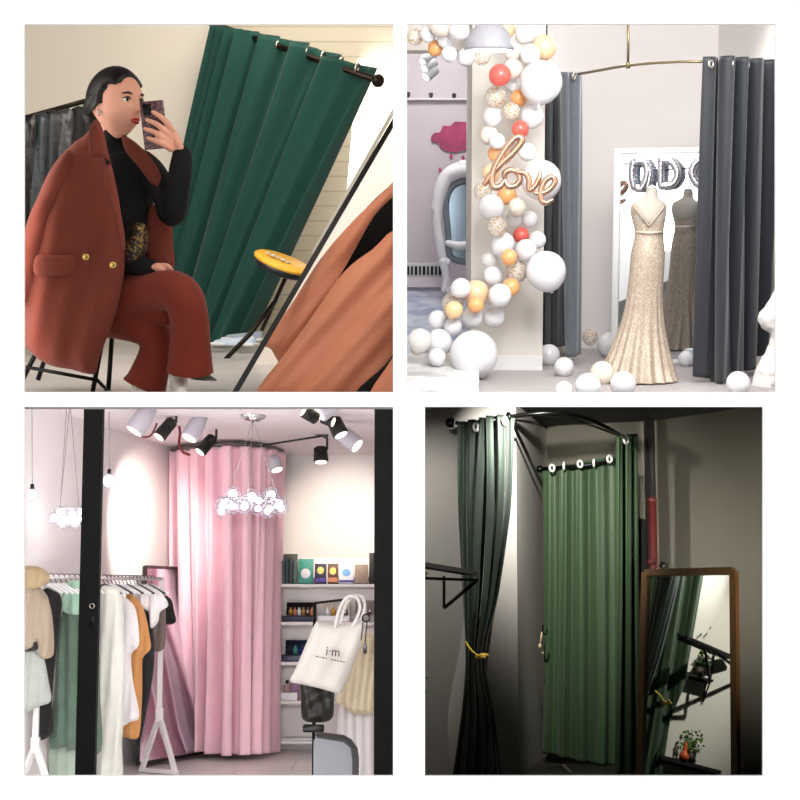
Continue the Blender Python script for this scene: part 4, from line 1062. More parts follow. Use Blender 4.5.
boxed(303, 307, 684, 3, .10, bmat_('rose', (.85, .52, .58)), 'pink box edge at the right of the fourth shelf', y=ysf+.06)
p = V((Q(299, 735).x, ysf+.15, zsh[4])); MB().box(p+V((0, 0, .008)), (.30, .2, .014), None, .004).build('leaflet', mat('white_carton', (.9, .9, .9)), D, loc=p, label='flat white leaflet lying on the lowest shelf', cat='leaflet')

# tote bag hanging over the dark coat
canvas = mat('cream_canvas', (.76, .74, .72), .8, bump=.3, bscale=200, var=.03)
yt3 = 10.6
tb = thing(D, 'tote_bag', 'cream canvas tote bag with black print hanging at a slant', 'bag', D.at(330, 690, yt3))
px_pillow(D, [(316, 622), (322, 624), (340, 625), (358, 622), (364, 623), (362, 640), (354, 662), (346, 682), (340, 694), (336, 693), (318, 688), (300, 684), (290, 681), (296, 668), (306, 644)], yt3, .045, .07, .014, canvas, 'bag_body', tb, off=lambda a, b: .006*sin(a*.3+b*.15))
for dx, dy, sx in ((0, 0, 0), (8, -1, .05)):
    MB().tube(smooth([D.at(x+dx*.6, y+dy, yt3-.03+sx) for x, y in ((335, 628), (338, 614), (343, 602), (350, 596), (357, 598), (360, 607), (357, 618), (351, 628))], 5), .011, 8, flat=.5, up=V((0, 1, 0))).build('handle', canvas, D, tb)
ink = mat('black_ink', (.08, .08, .08), .7)
def text(room, s, px, py, y, size, m, parent, rot=0., name='printed_text', sx=1.):
    cu = bpy.data.curves.new(name, 'FONT'); cu.body = s; cu.align_x = 'CENTER'; cu.align_y = 'CENTER'; cu.size = size; cu.extrude = .002
    t = bpy.data.objects.new('t', cu); COL.objects.link(t); bpy.context.view_layer.update()
    me = bpy.data.meshes.new_from_object(t.evaluated_get(bpy.context.evaluated_depsgraph_get())); bpy.data.objects.remove(t)
    me.materials.clear(); me.materials.append(m)
    o = bpy.data.objects.new(name, me); COL.objects.link(o); o.parent = parent
    o.matrix_local = Matrix.Translation(room.at(px, py, y)-V(parent['_loc'])) @ Matrix.Rotation(rot, 4, 'Y') @ Matrix.Rotation(pi/2, 4, 'X') @ Matrix.Diagonal((sx, 1, 1, 1))
text(D, 'i·m', 333, 652, yt3-.075, .085, ink, tb, radians(6), sx=.9)
mb = MB()
for k, (w_, h_) in enumerate(((2.2, 1.2), (1.6, .9), (2.4, 1.1), (1.4, .9), (0, 0), (2, 1.1), (2.6, .9), (1.5, 1.2), (2.2, .9), (1.8, 1.1))):
    if w_: mb.box(D.at(317+k*3.0, 656.5+k*.62, yt3-.074), (w_*.0066, .003, h_*.0066), Matrix.Rotation(radians(11), 3, 'Y'))
mb.build('printed_line', ink, D, tb)
bc = mat('black_padded_coat', (.06, .055, .05), .45, bump=.5, bscale=12)
px_pillow(D, [(302, 680), (318, 682), (333, 688), (334, 700), (333, 716), (326, 722), (310, 722), (302, 718), (301, 700)], 10.68, .06, .08, .016, bc, 'padded_coat', loc=D.at(318, 722, 10.9), label='shiny black padded coat hanging under the tote bag', cat='coat', off=lambda a, b: .010*sin(b*.3+a*.2)+.008*sin(a*.5-b*.1))
hs = thing(D, 'coat_stand', 'black coat stand whose pole shows below the padded coat', 'coat stand', V((D.at(314, 700, 10.75).x, 10.75, 0)))
pb = V((D.at(314, 700, 10.75).x, 10.75, 0))
MB().tube([V((pb.x, pb.y, 0)), V((pb.x, pb.y, 1.22))], .012, 12).tube([V((pb.x, pb.y, 1.22)), D.at(350, 599, 10.62)], .008, 8).build('pole', blk, D, hs)
MB().lathe((pb.x, pb.y, 0), [(0, 0), (.15, 0), (.15, .01), (.03, .025), (0, .03)], 28).build('base', blk, D, hs)
z_ = D.at(314, 728, pb.y).z
MB().box((pb.x, pb.y-.03, z_), (.14, .05, .05), None, .01).build('bracket', blk, D, hs)
# key ring with fob at the black door frame
kr = D.at(366, 618, 8.0)
kt = thing(D, 'key_ring', 'black ring with hanging cord and tag by the right black door frame', 'key ring', kr)
MB().ring(kr, .018, .004, (0, 1, 0)).build('ring', blk, D, kt)
MB().tube([D.at(363, 622, 8.0), D.at(361, 640, 8.0)], .003, 6).tube([D.at(367, 622, 8.0), D.at(365, 645, 8.0)], .003, 6).build('cord', blk, D, kt)
MB().box(D.at(365, 649, 8.0), (.018, .01, .045), None, .003).build('tag', mat('smoky_tag', (.15, .15, .17), .3), D, kt)
# pale tulle and white dress hanging at right
px_pillow(D, [(352, 640), (362, 634), (374, 636), (376, 660), (376, 700), (372, 712), (356, 714), (344, 708), (336, 700), (342, 686), (350, 664)], 11.4, .08, .12, .02, mat('cream_tulle', (.80, .75, .64), .85, bump=.5, bscale=50, var=.06, vscale=20), 'tulle_skirt', loc=D.at(360, 712, 11.4), label='cream tulle skirt hanging right behind the tote bag', cat='skirt', off=lambda a, b: .015*sin(a*.9+b*.1))
px_pillow(D, [(340, 704), (356, 712), (376, 708), (378, 740), (378, 790), (346, 790), (338, 750)], 11.6, .05, .08, .02, mat('white_gauze', (.82, .80, .80), .85, bump=.3), 'white_gown', loc=D.at(360, 785, 11.6), label='white gauze gown hanging below the cream tulle skirt', cat='dress', off=lambda a, b: .02*sin(a*.7))
# air purifier
ap = D.at(334, 800, 9.3); z0 = 0
at_ = thing(D, 'air_purifier', 'silver grey air purifier with black rounded top at the bottom', 'air purifier', V((ap.x, 9.3, 0)))
def apx(px): return D.at(px, 740, 9.2).x
zt3 = D.at(330, 737, 9.2).z; xa, xb = apx(313.5), apx(358)
prof = [(xa, 0), (xb-.03, 0), (xb-.03, zt3-.12), (xb-.04, zt3-.06), (xb-.08, zt3-.025), (xa+.02, zt3), (xa, zt3-.02)]
MB().prism([(a_, b_) for a_, b_ in prof], 0, .2, lambda a_, b_, z: V((a_, 9.2+z, b_))).build('body', mat('silver_grey_shell', (.27, .275, .295), .6), D, at_)
prof = [(xa+.01, zt3+.012), (xb-.09, zt3-.006), (xb-.045, zt3-.03), (xb-.008, zt3-.08), (xb, zt3-.14), (xb, 0), (xb-.032, 0), (xb-.032, zt3-.12), (xb-.042, zt3-.06), (xb-.082, zt3-.027), (xa+.02, zt3-.004)]
MB().prism(prof, 0, .235, lambda a_, b_, z: V((a_, 9.19+z, b_))).build('top_cover', mat('gloss_black_shell', (.03, .03, .032), .6, spec=.2), D, at_, label='black wraparound cover')
# spotlights on tracks
wl = mat('white_lamp_housing', (.66, .64, .68), .4); bkl = mat('black_lamp_housing', (.07, .065, .06), .45)
def spotlamp(px, py, y, aim, m, label, L_=.16, r_=.045, bracket=True):
    y = min(y, 1.20*F/(600-(py-11))); c = D.at(px, py, y); a = V(aim).normalized(); t = thing(D, 'track_spotlight', label, 'spotlight', c)
    mb = MB(); prof = [(0, 0), (r_, 0), (r_*1.05, .01), (r_*1.0, L_*.55)]
    if m is bkl:
        for k in range(5): z = L_*.55+k*L_*.08; prof += [(r_*.98, z), (r_*.98, z+L_*.04), (r_*.8, z+L_*.045), (r_*.8, z+L_*.075)]
    prof += [(r_*.7, L_), (0, L_)]
    mb.lathe(c, prof, 24, -a); mb.build('housing', m, D, t)
    MB().lathe(c, [(0, -.004), (r_*.85, -.004), (r_*.85, .003), (0, .003)], 20, -a).build('lens', mat('warm_lit_lens', (1, .95, .88), emit=1.6), D, t, label='glowing lens')
    if bracket:
        b0_ = c-a*L_*.7; 
        MB().tube([b0_, b0_+V((.05, 0, .02)), b0_+V((.05, .0, .10)), b0_+V((.0, .0, .13))], .010, 8).build('arm', m, D, t)
        MB().box(b0_+V((-.02, 0, .14)), (.16, .035, .035), Matrix.Rotation(.3, 3, 'Y'), .006).build('adapter', m, D, t)
    return c
yk = 11.6
spotlamp(134, 431, yk, (-.5, -.2, -.8), wl, 'white spotlight tilted outward beside the black window post', .20, .065, False)
spotlamp(159, 437, yk, (-.5, -.3, -.7), bkl, 'black ribbed spotlight above the hangers, right of the white one')
spotlamp(200, 452, 11.9, (-.55, -.3, -.7), bkl, 'black ribbed spotlight overlapping the pink curtain top')
spotlamp(189, 438, 12.0, (-.4, -.3, -.8), wl, 'white spotlight half hidden at the top left of the pink curtain', .20, .06, False)
spotlamp(321, 462, 12.3, (.05, -.2, -1), bkl, 'black ribbed spotlight hanging alone over the shelf unit', .12, .055)
spotlamp(318, 412, 11.2, (-.6, -.2, -.5), wl, 'large white spotlight cut by the top edge over the room', .22, .07, False)
spotlamp(304, 411, 11.3, (-.5, -.2, .3), bkl, 'black spotlight tip at the top edge beside the large white one', .10, .04, False)
spotlamp(341, 435, 11.3, (.4, -.2, -.8), bkl, 'black spotlight between the two white ones at right', .13, .055, False)
spotlamp(333, 422, 11.35, (.8, -.2, -.3), bkl, 'small black spotlight joint behind the middle one', .08, .035, False)
spotlamp(357, 446, 11.2, (.7, -.3, -.6), wl, 'white spotlight nearest the right black door frame', .22, .06, False)
spotlamp(277, 470, 12.2, (.3, -.3, -.9), wl, 'small pale spotlight in front of the right curtain edge', .12, .05, False)
redc = mat('dark_red_cord', (.42, .08, .10), .5)
MB().tube(smooth([D.at(x, y, 11.7) for x, y in ((178, 403), (178, 420), (180, 432), (179, 444), (183, 452), (190, 455))], 5), .010, 8).build('hanging_cable', redc, D, loc=D.at(180, 430, 11.7), label='dark red cord running down from the ceiling to the curtain top', cat='cord')
MB().tube(smooth([D.at(x, y, 11.5) for x, y in ((158, 414), (156, 426), (150, 436), (142, 437))], 5), .007, 8).build('hanging_cable', redc, D, loc=D.at(150, 430, 11.5), label='short dark red cord looping between the first two spotlights', cat='cord')
MB().tube(smooth([D.at(x, y, 11.3) for x, y in ((264, 405), (266, 411), (272, 413), (283, 412))], 5), .007, 8).build('hanging_cable', redc, D, loc=D.at(272, 412, 11.3), label='short dark red cord beside the chandelier canopy', cat='cord')
MB().tube([D.at(258, 446, 12.4), D.at(322, 436, 12.3)], .008, 8).build('ceiling_track', bkl, D, loc=D.at(290, 441, 12.4), label='thin black track running along the ceiling to the lone spotlight', cat='track')

# chandelier
ych = 11.0
cc = D.at(251, 508, ych); chm = mat('chrome', (.85, .84, .86), .12, 1.)
chd = thing(D, 'chandelier', 'round chandelier ring of lit glass globes in front of the pink curtain', 'chandelier', cc)
cn = D.at(253, 417, ych)
MB().lathe(cn, [(0, -.03), (.05, -.03), (.085, -.01), (.09, .02), (.09, .05), (0, .05)], 32).build('canopy', chm, D, chd)
Rx = 30*ych/F
MB().ring(cc+V((0, 0, .06)), Rx, .008, (0, 0, 1), 48, 8).build('ring', chm, D, chd)
for k in range(3):
    a = 2*pi*k/3+.5; MB().tube([cn+V((0, 0, -.02)), cc+V((Rx*cos(a), Rx*sin(a), .06))], .0022, 6).build('wire', steel, D, chd)
gl3 = glassy('clear_globe', (.60, .60, .66), -.12)
bulb = mat('lit_bulb', (1, .98, .99), emit=9.)
for k in range(14):
    a = 2*pi*k/14+.1; rr_ = Rx*(1+.10*sin(k*2.4)); p = cc+V((rr_*cos(a), rr_*sin(a), .02*sin(k*1.9)+.02*(k % 2)))
    g = MB().ball(p, .052, 20, 12).build('globe', gl3, D, chd); MB().ball(p, .022, 14, 8).build('bulb', bulb, D, g, label='glowing bulb')
for x, y in ((233, 494), (252, 497), (271, 495)):
    p = D.at(x, y, ych); g = MB().ball(p, .056, 20, 12).build('globe', gl3, D, chd); MB().ball(p, .03, 14, 8).build('bulb', bulb, D, g, label='glowing bulb')
# pendants at left, and a reflected globe cluster modelled in the round
for x, y, r, l in ((32, 495, 6.5, 'small lit globe pendant hanging far left of the black window post'), (109, 481, 8, 'lit globe pendant hanging right of the black window post')):
    yq = 9.8 if x < 50 else 10.8; p = D.at(x, y, yq); s = r*yq/F; t = thing(D, 'globe_pendant', l, 'lamp', p)
    MB().ball(p, s, 24, 14).build('globe', gl3, D, t); MB().ball(p, s*.7, 16, 10).build('bulb', bulb, D, t, label='glowing bulb')
    MB().lathe(p+V((0, 0, s*.9)), [(0, 0), (.014, 0), (.012, .03), (0, .035)], 12).build('cap', blk, D, t)
    MB().tube([p+V((0, 0, s)), D.at(x, 403, yq)], .003, 6).build('cord', mat('grey_cord', (.5, .48, .48), .5), D, t)
p0 = D.at(66, 516, 10.4)
t = thing(D, 'reflected_cluster', 'reflection of a lit globe cluster, modelled as glass balls left of the black post', 'lamp', p0)
for k, (x, y) in enumerate(((54, 518), (60, 512), (66, 520), (72, 514), (78, 519), (82, 512), (62, 523), (75, 523))):
    p = D.at(x, y, 10.4+.04*(k % 3)); g = MB().ball(p, .042, 16, 10).build('globe', gl3, D, t); MB().ball(p, .022, 12, 8).build('bulb', bulb, D, g, label='glowing bulb')
for x0, x1 in ((67, 60), (70, 60), (70, 79)):
    MB().tube([D.at(x0, 403, 10.4), D.at(x1, 508, 10.4)], .0025, 6).build('wire', mat('grey_cord', (.5, .48, .48)), D, t)
MB().tube([D.at(60, 508, 10.4), D.at(79, 508, 10.4)], .006, 8).build('bar', chm, D, t)

# clothes rack
wmt = mat('white_powder_coat', (.86, .84, .84), .4)
ra = D.at(20, 576, 10.1); rb = D.at(162, 579, 11.75)
ck = thing(D, 'clothes_rack', 'white A-frame clothes rack crowded with garments on hangers', 'clothes rack', V((rb.x, rb.y, 0)))
MB().tube([ra, rb], .013, 12).build('rail', wmt, D, ck)
for e, px_, ex in ((rb, 158, 0), (D.at(40, 577, 10.35), 40, 1)):
    x, y = e.x, e.y; zj = D.at(158, 715, 11.75).z if not ex else D.at(40, 745, 10.35).z
    MB().beam((x, y, zj), (x, y, e.z), .035, .035).build('post', wmt, D, ck)
    MB().box((x, y, zj), (.055, .05, .10), None, .006).build('collar', wmt, D, ck)
    for s_ in (-1, 1):
        MB().beam((x, y, zj), (x+s_*.135, y-.10*s_, .02), .03, .03).build('leg', wmt, D, ck)
    MB().beam((x-.15, y+.10, .02), (x+.15, y-.10, .02), .03, .03).build('foot_bar', wmt, D, ck)
def rail_at(u): return ra.lerp(rb, u)
def px_on(u): 
    p = rail_at(u); return p
# hangers
hg = []
whg = mat('white_plastic', (.90, .90, .91), .35); bhg = mat('grey_wire', (.35, .34, .36), .35, .6)
def hanger(u, m, label, grp):
    p = rail_at(u); t = thing(D, 'hanger', label, 'hanger', p, grp); dirv = V((.75, -.66, 0))*.9
    pts = [p+V((0, 0, .018))+dirv*0+V((.015*cos(a), 0, .015*sin(a)-.018)) for a in (-.6, .2, 1., 1.8, 2.8)]
    MB().tube(smooth([p+V((.018, 0, -.0)), p+V((.013, 0, .015)), p+V((-.002, 0, .021)), p+V((-.017, 0, .012)), p+V((-.012, 0, -.012)), p+V((0, 0, -.035)), p+V((0, 0, -.05))], 4), .0035, 8).build('hook', bhg, D, t)
    MB().limb([p+dirv*.19+V((0, 0, -.105)), p+dirv*.05+V((0, 0, -.06)), p+V((0, 0, -.05)), p-dirv*.05+V((0, 0, -.06)), p-dirv*.19+V((0, 0, -.105))], [.008, .010, .010, .010, .008], 10, 4).build('shoulders', m, D, t)
for k in range(9): hanger(.16+.035*k, whg, 'white hanger on the rack left of the black post', 'hangers on the rack left of the black post')
for k in range(14): hanger(.56+.028*k, whg if k % 3 else bhg, 'hanger on the rack right of the black post', 'hangers on the rack right of the black post')
def garm(outline, y, m, name, label, cat, thick=.03, rim=.05, off=None, step=.016):
    cx = sum(p[0] for p in outline)/len(outline); by = max(p[1] for p in outline)
    return px_pillow(D, outline, y, thick, rim, step, m, name, loc=D.at(cx, by, y), label=label, cat=cat, off=off or (lambda a, b: .010*sin(a*.55+b*.05)+.005*sin(a*1.3)))
fab = lambda n, c, **k: mat('cloth_'+n, c, k.pop('rough', .8), sheen=.2, var=.05, vscale=14, bump=.3, bscale=120)
garm([(20, 568), (30, 566), (42, 568), (50, 576), (46, 584), (36, 588), (20, 586)], 9.95, fab('khaki', (.52, .455, .34)), 'folded_shirt', 'khaki top slung over the near end of the rack rail', 'top')
garm([(16, 580), (32, 582), (43, 590), (50, 604), (53, 628), (53, 655), (40, 657), (37, 640), (33, 648), (16, 646)], 10.05, fab('stone', (.52, .465, .40)), 'blouse', 'stone beige blouse with wide sleeve at the far left', 'blouse', .04, .06)
garm([(16, 644), (34, 646), (37, 652), (44, 656), (48, 680), (51, 700), (40, 706), (16, 710)], 10.12, fab('mint', (.55, .57, .545)), 'skirt', 'pale mint skirt with black waistband under the beige blouse', 'skirt', .03, .05)
garm([(14, 640), (36, 641), (37, 650), (14, 651)], 10.05, fab('black', (.05, .05, .05)), 'belt', 'black waistband belt across the mint skirt top', 'belt', .015, .02, step=.01)
garm([(34, 592), (56, 592), (62, 604), (58, 640), (52, 700), (52, 734), (26, 735), (26, 660)], 10.5, fab('black', (.05, .05, .05)), 'black_dress', 'long black dress hanging behind the beige blouse', 'dress')
grn = mat('green_crinkle', (.30, .385, .325), .7, sheen=.3, var=.12, vscale=16, bump=.7, bscale=45)
garm([(68, 590), (80, 586), (92, 590), (98, 610), (99, 650), (100, 700), (101, 751), (80, 752), (66, 747), (50, 748), (52, 710), (56, 660), (60, 625), (64, 605)], 10.62, grn, 'green_dress', 'long crinkled green dress hanging behind the black window post', 'dress', .05, .07, off=lambda a, b: .014*sin(a*.55)+.006*sin(a*1.5+b*.2))
garm([(66, 584), (78, 580), (92, 584), (94, 606), (84, 614), (68, 614), (62, 606)], 10.55, fab('sage', (.56, .68, .60)), 'sage_blouse', 'pale sage top hanging over the green dress shoulders', 'top', .02, .03)
garm([(50, 744), (66, 746), (80, 750), (84, 776), (82, 796), (56, 796), (50, 776)], 10.75, fab('pale_green', (.60, .66, .60)), 'slip', 'pale green slip showing under the green dress hem', 'slip')
garm([(100, 590), (110, 586), (120, 592), (124, 620), (125, 665), (124, 710), (122, 745), (121, 785), (99, 785), (97, 740), (96, 690), (98, 630)], 10.9, fab('ivory', (.80, .80, .77)), 'white_dress', 'long ivory dress hanging just right of the black post', 'dress', .05, .06)
garm([(116, 596), (126, 598), (134, 606), (138, 622), (139, 645), (131, 655), (133, 680), (139, 716), (130, 722), (121, 724), (118, 690), (117, 640)], 11.1, fab('white', (.88, .86, .86)), 'white_shirt', 'white shirt with short sleeve between the ivory dress and orange one', 'shirt', .035, .05)
ora = fab('orange', (.78, .55, .33))
garm([(126, 594), (138, 600), (144, 610), (149, 632), (151, 648), (144, 656), (142, 664), (142, 700), (139, 736), (128, 738), (121, 732), (124, 690), (126, 640)], 11.3, ora, 'orange_shirt', 'mustard orange shirt with short sleeve in mid rack', 'shirt', .035, .05)
garm([(138, 604), (148, 604), (154, 640), (152, 680), (142, 735), (136, 762), (133, 758), (138, 700), (141, 650)], 11.55, fab('ink', (.09, .10, .12)), 'black_trousers', 'slim black trousers hanging behind the orange shirt', 'trousers', .02, .03)
garm([(134, 590), (150, 588), (164, 596), (168, 606), (160, 612), (158, 622), (151, 628), (148, 612), (140, 606)], 11.45, mat('white_satin', (.90, .88, .88), .35), 'white_camisole', 'white satin camisole bunched at the right end of the rail', 'camisole', .025, .03, step=.012)
garm([(152, 600), (164, 604), (166, 620), (164, 648), (152, 650), (150, 630)], 11.62, fab('taupe', (.42, .37, .35)), 'taupe_vest', 'taupe top hanging under the white camisole', 'top', .02, .03)
garm([(158, 594), (170, 598), (174, 610), (176, 622), (166, 624), (164, 610)], 11.8, fab('black', (.05, .05, .05)), 'black_vest', 'small black top hanging last on the rack', 'top', .02, .03, step=.012)

# black window post and door frame nearest to us
bf = mat('black_door_frame', (.04, .04, .042), .8, spec=.15)
yp = 7.8
mb = MB(); xp0, xp1 = D.at(84, 600, yp).x, D.at(94.5, 600, yp).x
def upright(room, pxa, pxb, y, m, name, dep=.05, pyt=404, pyb=790, **kw):
    a, b = room.at(pxa, pyt, y), room.at(pxb, pyb, y); mb = MB(); mb.box(((a.x+b.x)/2, y+dep/2, (a.z+b.z)/2), (abs(b.x-a.x), dep, a.z-b.z)); return mb.build(name, m, room, kind='structure', **kw)
upright(D, 84, 94, yp, bf, 'door_1')
upright(D, 374.5, 396, yp, bf, 'door_2')
hp = D.at(92, 606, yp-.02); ht = thing(D, 'door_lock', 'small silver ring lock on the black window post', 'lock', hp)
MB().ring(hp, .011, .003, (0, 1, 0)).build('ring', steel, D, ht)
MB().box(D.at(92, 622, yp-.01), (.018, .012, .05), None, .003).build('plate', blk, D, ht)

area(D, D.at(215, 402.0, 5.4), D.at(215, 620, 13), 1.1, .02, 90, (1, .985, .985))  # strip hidden behind the front wall's gap, added as frontal fill
area(D, D.at(-90, 600, 8.6), D.at(200, 600, 13), .9, 2.0, 48, (1, .98, .985))  # two more added fills, left of and below the view
area(D, D.at(230, 850, 8.2), D.at(220, 500, 13), 1.6, .5, 80, (1, .97, .97))
spot(D, D.at(325, 472, 12.2), D.at(343, 540, 14.1), 170, 48, .9, .03, (1, .88, .72))
spot(D, D.at(205, 470, 11.6), D.at(140, 530, 12.4), 170, 75, .9, .03, (1, .90, .78))
# ================================================================ room at lower right: dark fitting corner with green curtains
E = Room(600, 1.2)
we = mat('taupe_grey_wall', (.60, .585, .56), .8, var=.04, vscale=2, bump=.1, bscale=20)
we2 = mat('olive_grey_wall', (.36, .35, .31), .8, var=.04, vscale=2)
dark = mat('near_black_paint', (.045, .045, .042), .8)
fe = brickmat('dark_stone_tiles', (.17, .16, .13), (.14, .13, .11), (.42, .40, .33), .6, .6, .012, .3, .2, axes='xy')
slabpoly(E, [(.03, 8.3), (4.0, 8.3), (4.0, 14.6), (.03, 14.6)], 0, fe, 'floor')
ZE = 2.6
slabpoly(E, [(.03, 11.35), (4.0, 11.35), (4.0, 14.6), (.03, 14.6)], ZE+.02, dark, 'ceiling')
# left wall runs back to the corner behind the hanging curtain; the back wall comes forward to the right
cpx = E.on(551, 752); lw = [(.02, 10.94), (E.on(519, 776.5).x, E.on(519, 776.5).y), (cpx.x, cpx.y)]
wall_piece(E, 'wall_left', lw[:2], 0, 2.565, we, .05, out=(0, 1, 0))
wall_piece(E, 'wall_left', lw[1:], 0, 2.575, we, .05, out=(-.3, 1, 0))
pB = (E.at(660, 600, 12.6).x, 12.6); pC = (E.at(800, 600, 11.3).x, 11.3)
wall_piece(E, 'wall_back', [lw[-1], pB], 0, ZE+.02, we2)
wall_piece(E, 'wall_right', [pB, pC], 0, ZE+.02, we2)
# dark column with red pipe
mb = MB(); a, b = E.at(649, 600, 12.35), E.at(658, 600, 12.35); mb.box(((a.x+b.x)/2, 12.4, ZE/2), (b.x-a.x, .10, ZE)); mb.build('trim_column', mat('dark_bronze_paint', (.10, .095, .085), .6), E, kind='structure')
red = mat('dull_red_paint', (.26, .055, .045), .6)
rp0, rp1 = E.at(652, 497, 12.25), E.at(652, 700, 12.25)
rpt = thing(E, 'red_pipe', 'dull red pipe rising behind the wooden mirror frame', 'pipe', V((rp1.x, 12.25, 0)))
MB().tube([rp0, V((rp0.x, 12.25, 0))], .034, 20).build('pipe', red, E, rpt)
for r_ in (500, 562): MB().lathe(E.at(652, r_, 12.25)-V((0, 0, .02)), [(.034, 0), (.040, 0), (.040, .04), (.034, .04)], 20, caps=False).build('collar', red, E, rpt)
MB().tube([rp0, V((rp0.x, 12.25, ZE))], .03, 16).build('dark_section', dark, E, rpt, label='dark upper stretch of the pipe')
pv = E.at(662, 565, 12.1); MB().lathe(pv, [(0, 0), (.02, 0), (.03, .02), (.02, .05), (0, .05)], 14, (0, -1, 0)).tube([pv, pv+V((.05, 0, 0))], .012, 8).build('valve', bkl, E, loc=pv, label='small dark valve on the wall beside the red pipe', cat='valve')
mb = MB(); a, b = E.at(638, 600, 12.5), E.at(649, 600, 12.5); z1_ = E.at(640, 519, 12.5).z; mb.box(((a.x+b.x)/2, 12.55, z1_/2), (b.x-a.x, .1, z1_)); mb.build('dark_cabinet', dark, E, loc=(a.x, 12.5, 0), label='dark narrow cabinet edge left of the red pipe', cat='cabinet')

# ring rail
blkp = mat('black_tube', (.03, .03, .032), .3, .6)
rg = thing(E, 'curtain_ring_rail', 'black curved curtain rail carried on struts from the wall', 'curtain rail', E.at(510, 416, 11.2))
ring = [(456, 423, 10.8), (470, 424, 10.75), (490, 421, 10.72), (508, 417, 10.75), (530, 414, 10.8), (556, 413, 10.8), (585, 418, 10.9), (606, 427, 11.0), (618, 434, 11.2), (627, 440, 11.5)]
MB().tube(smooth([E.at(*p) for p in ring], 6), .014, 12).build('rail', blkp, E, rg)
MB().lathe(E.at(454, 423, 10.82), [(0, 0), (.03, 0), (.036, .02), (.03, .05), (0, .06)], 18, (-1, 0, 0)).build('end_cap', blkp, E, rg)
MB().lathe(E.at(507, 417, 10.75), [(0, 0), (.035, 0), (.035, .015), (.018, .03), (0, .03)], 18, (1, .2, 0)).build('flange', blkp, E, rg)
MB().tube(smooth([E.at(508, 419, 10.8), E.at(540, 415, 11.6), E.at(575, 420, 12.2), E.at(612, 433, 12.1), E.at(628, 442, 11.6)], 6), .007, 8).build('inner_rail', blkp, E, rg)
MB().tube([E.at(513, 424, 10.85), E.at(543, 487, 12.2)], .012, 10).build('strut', blkp, E, rg)
for x in (460, 464): MB().tube([E.at(x, 424, 10.78), E.at(x-2, 434, 10.92)], .012, 8).build('bracket', blkp, E, rg)
# straight rod of the inner curtain
ir = thing(E, 'curtain_rod', 'short black rod carrying the lit inner curtain', 'curtain rod', E.at(575, 465, 12.0))
ipt = [E.at(541, 469, 12.1), E.at(570, 467, 11.95), E.at(595, 464, 11.9), E.at(618, 459, 11.9)]
MB().tube(smooth(ipt, 6), .014, 12).build('rod', blkp, E, ir)
MB().lathe(ipt[0]+V((0.01, 0, 0)), [(0, 0), (.024, 0), (.03, .015), (.024, .04), (0, .045)], 16, (-1, 0, 0)).build('end_cap', blkp, E, ir)

# curtains
gv = mat('bottle_green_velvet', (.055, .125, .075), .6, sheen=.25, var=.10, vscale=30, bump=.25, bscale=180)
gv2 = mat('leaf_green_satin', (.175, .26, .15), .55, sheen=.1, var=.06, vscale=30, bump=.2, bscale=160)
def curtain4(label, rows, folds, amp, m, seed, rings, nu=300, **kw):
    t = thing(E, 'curtain', label, 'curtain', rows[-1][len(rows[-1])//2])
    curtain_mesh(rows, folds, amp, nu=nu, nv=56, seed=seed, **kw).build('fabric', m, E, t, solid=.004)
    for p, ax in rings: MB().ring(p, .024, .009, ax, 24, 8).build('eyelet', mat('white_eyelet', (.88, .87, .84), .35), E, t)
    return t
def row(pts): return [E.at(*p) for p in pts]
curtain4('dark green velvet curtain gathered at its waist with a yellow cord',
    [row([(463, 422, 10.78), (474, 420, 10.73), (486, 417, 10.73), (498, 415, 10.73), (510, 419, 10.78)]),
     row([(464, 500, 10.78), (474, 500, 10.71), (485, 500, 10.68), (497, 500, 10.71), (507, 500, 10.78)]),
     row([(466, 590, 10.78), (473, 590, 10.72), (481, 590, 10.68), (489, 590, 10.72), (496, 590, 10.78)]),
     row([(467, 655, 10.78), (471, 655, 10.73), (475, 655, 10.71), (479, 655, 10.73), (484, 655, 10.78)]),
     row([(464, 715, 10.78), (471, 715, 10.71), (478, 715, 10.68), (485, 715, 10.71), (490, 715, 10.78)]),
     row([(456, 785, 10.78), (466, 785, 10.68), (476, 785, 10.66), (487, 785, 10.68), (497, 785, 10.78)])],
    5.5, lambda v: .05*(.25+.75*min(1, abs(v-.62)*2.6)), gv, 21, [(E.at(476, 427, 10.66), (1, -.8, 0)), (E.at(505, 421, 10.68), (1, -.8, 0))], sharp=.5, flutter=.35)
curtain4('flat leaf green curtain lit from above, hanging behind the struts',
    [row([(543, 468, 12.12), (560, 466, 12.02), (578, 463, 11.98), (597, 459, 11.95), (618, 456, 11.95)]),
     row([(544, 610, 12.14), (561, 610, 12.04), (579, 610, 12.0), (598, 610, 11.97), (619, 610, 11.97)]),
     row([(543, 752, 12.15), (560, 757, 12.05), (578, 761, 12.0), (597, 764, 11.95), (620, 766, 11.95)])],
    4.2, lambda v: .018+.010*v, gv2, 23, [(E.at(552, 468, 11.95), (1, -1.2, 0)), (E.at(580, 464, 11.88), (1, -1.2, 0)), (E.at(609.5, 459, 11.85), (1, -1.2, 0)), (E.at(564, 466, 11.93), (1, -.2, 0)), (E.at(594, 463, 11.87), (1, -.2, 0))], sharp=.3)
curtain4('narrow green velvet curtain hanging from the right end of the rail',
    [row([(616, 436, 11.4), (624, 435, 11.45), (631, 434, 11.5), (636, 434, 11.55)]),
     row([(617, 600, 11.42), (624, 600, 11.45), (631, 600, 11.5), (638, 600, 11.55)]),
     row([(615, 775, 11.4), (623, 775, 11.42), (632, 775, 11.5), (642, 775, 11.55)])],
    2.6, lambda v: .028, gv2, 25, [(E.at(626, 440, 11.36), (1, -1., 0))], nu=140)
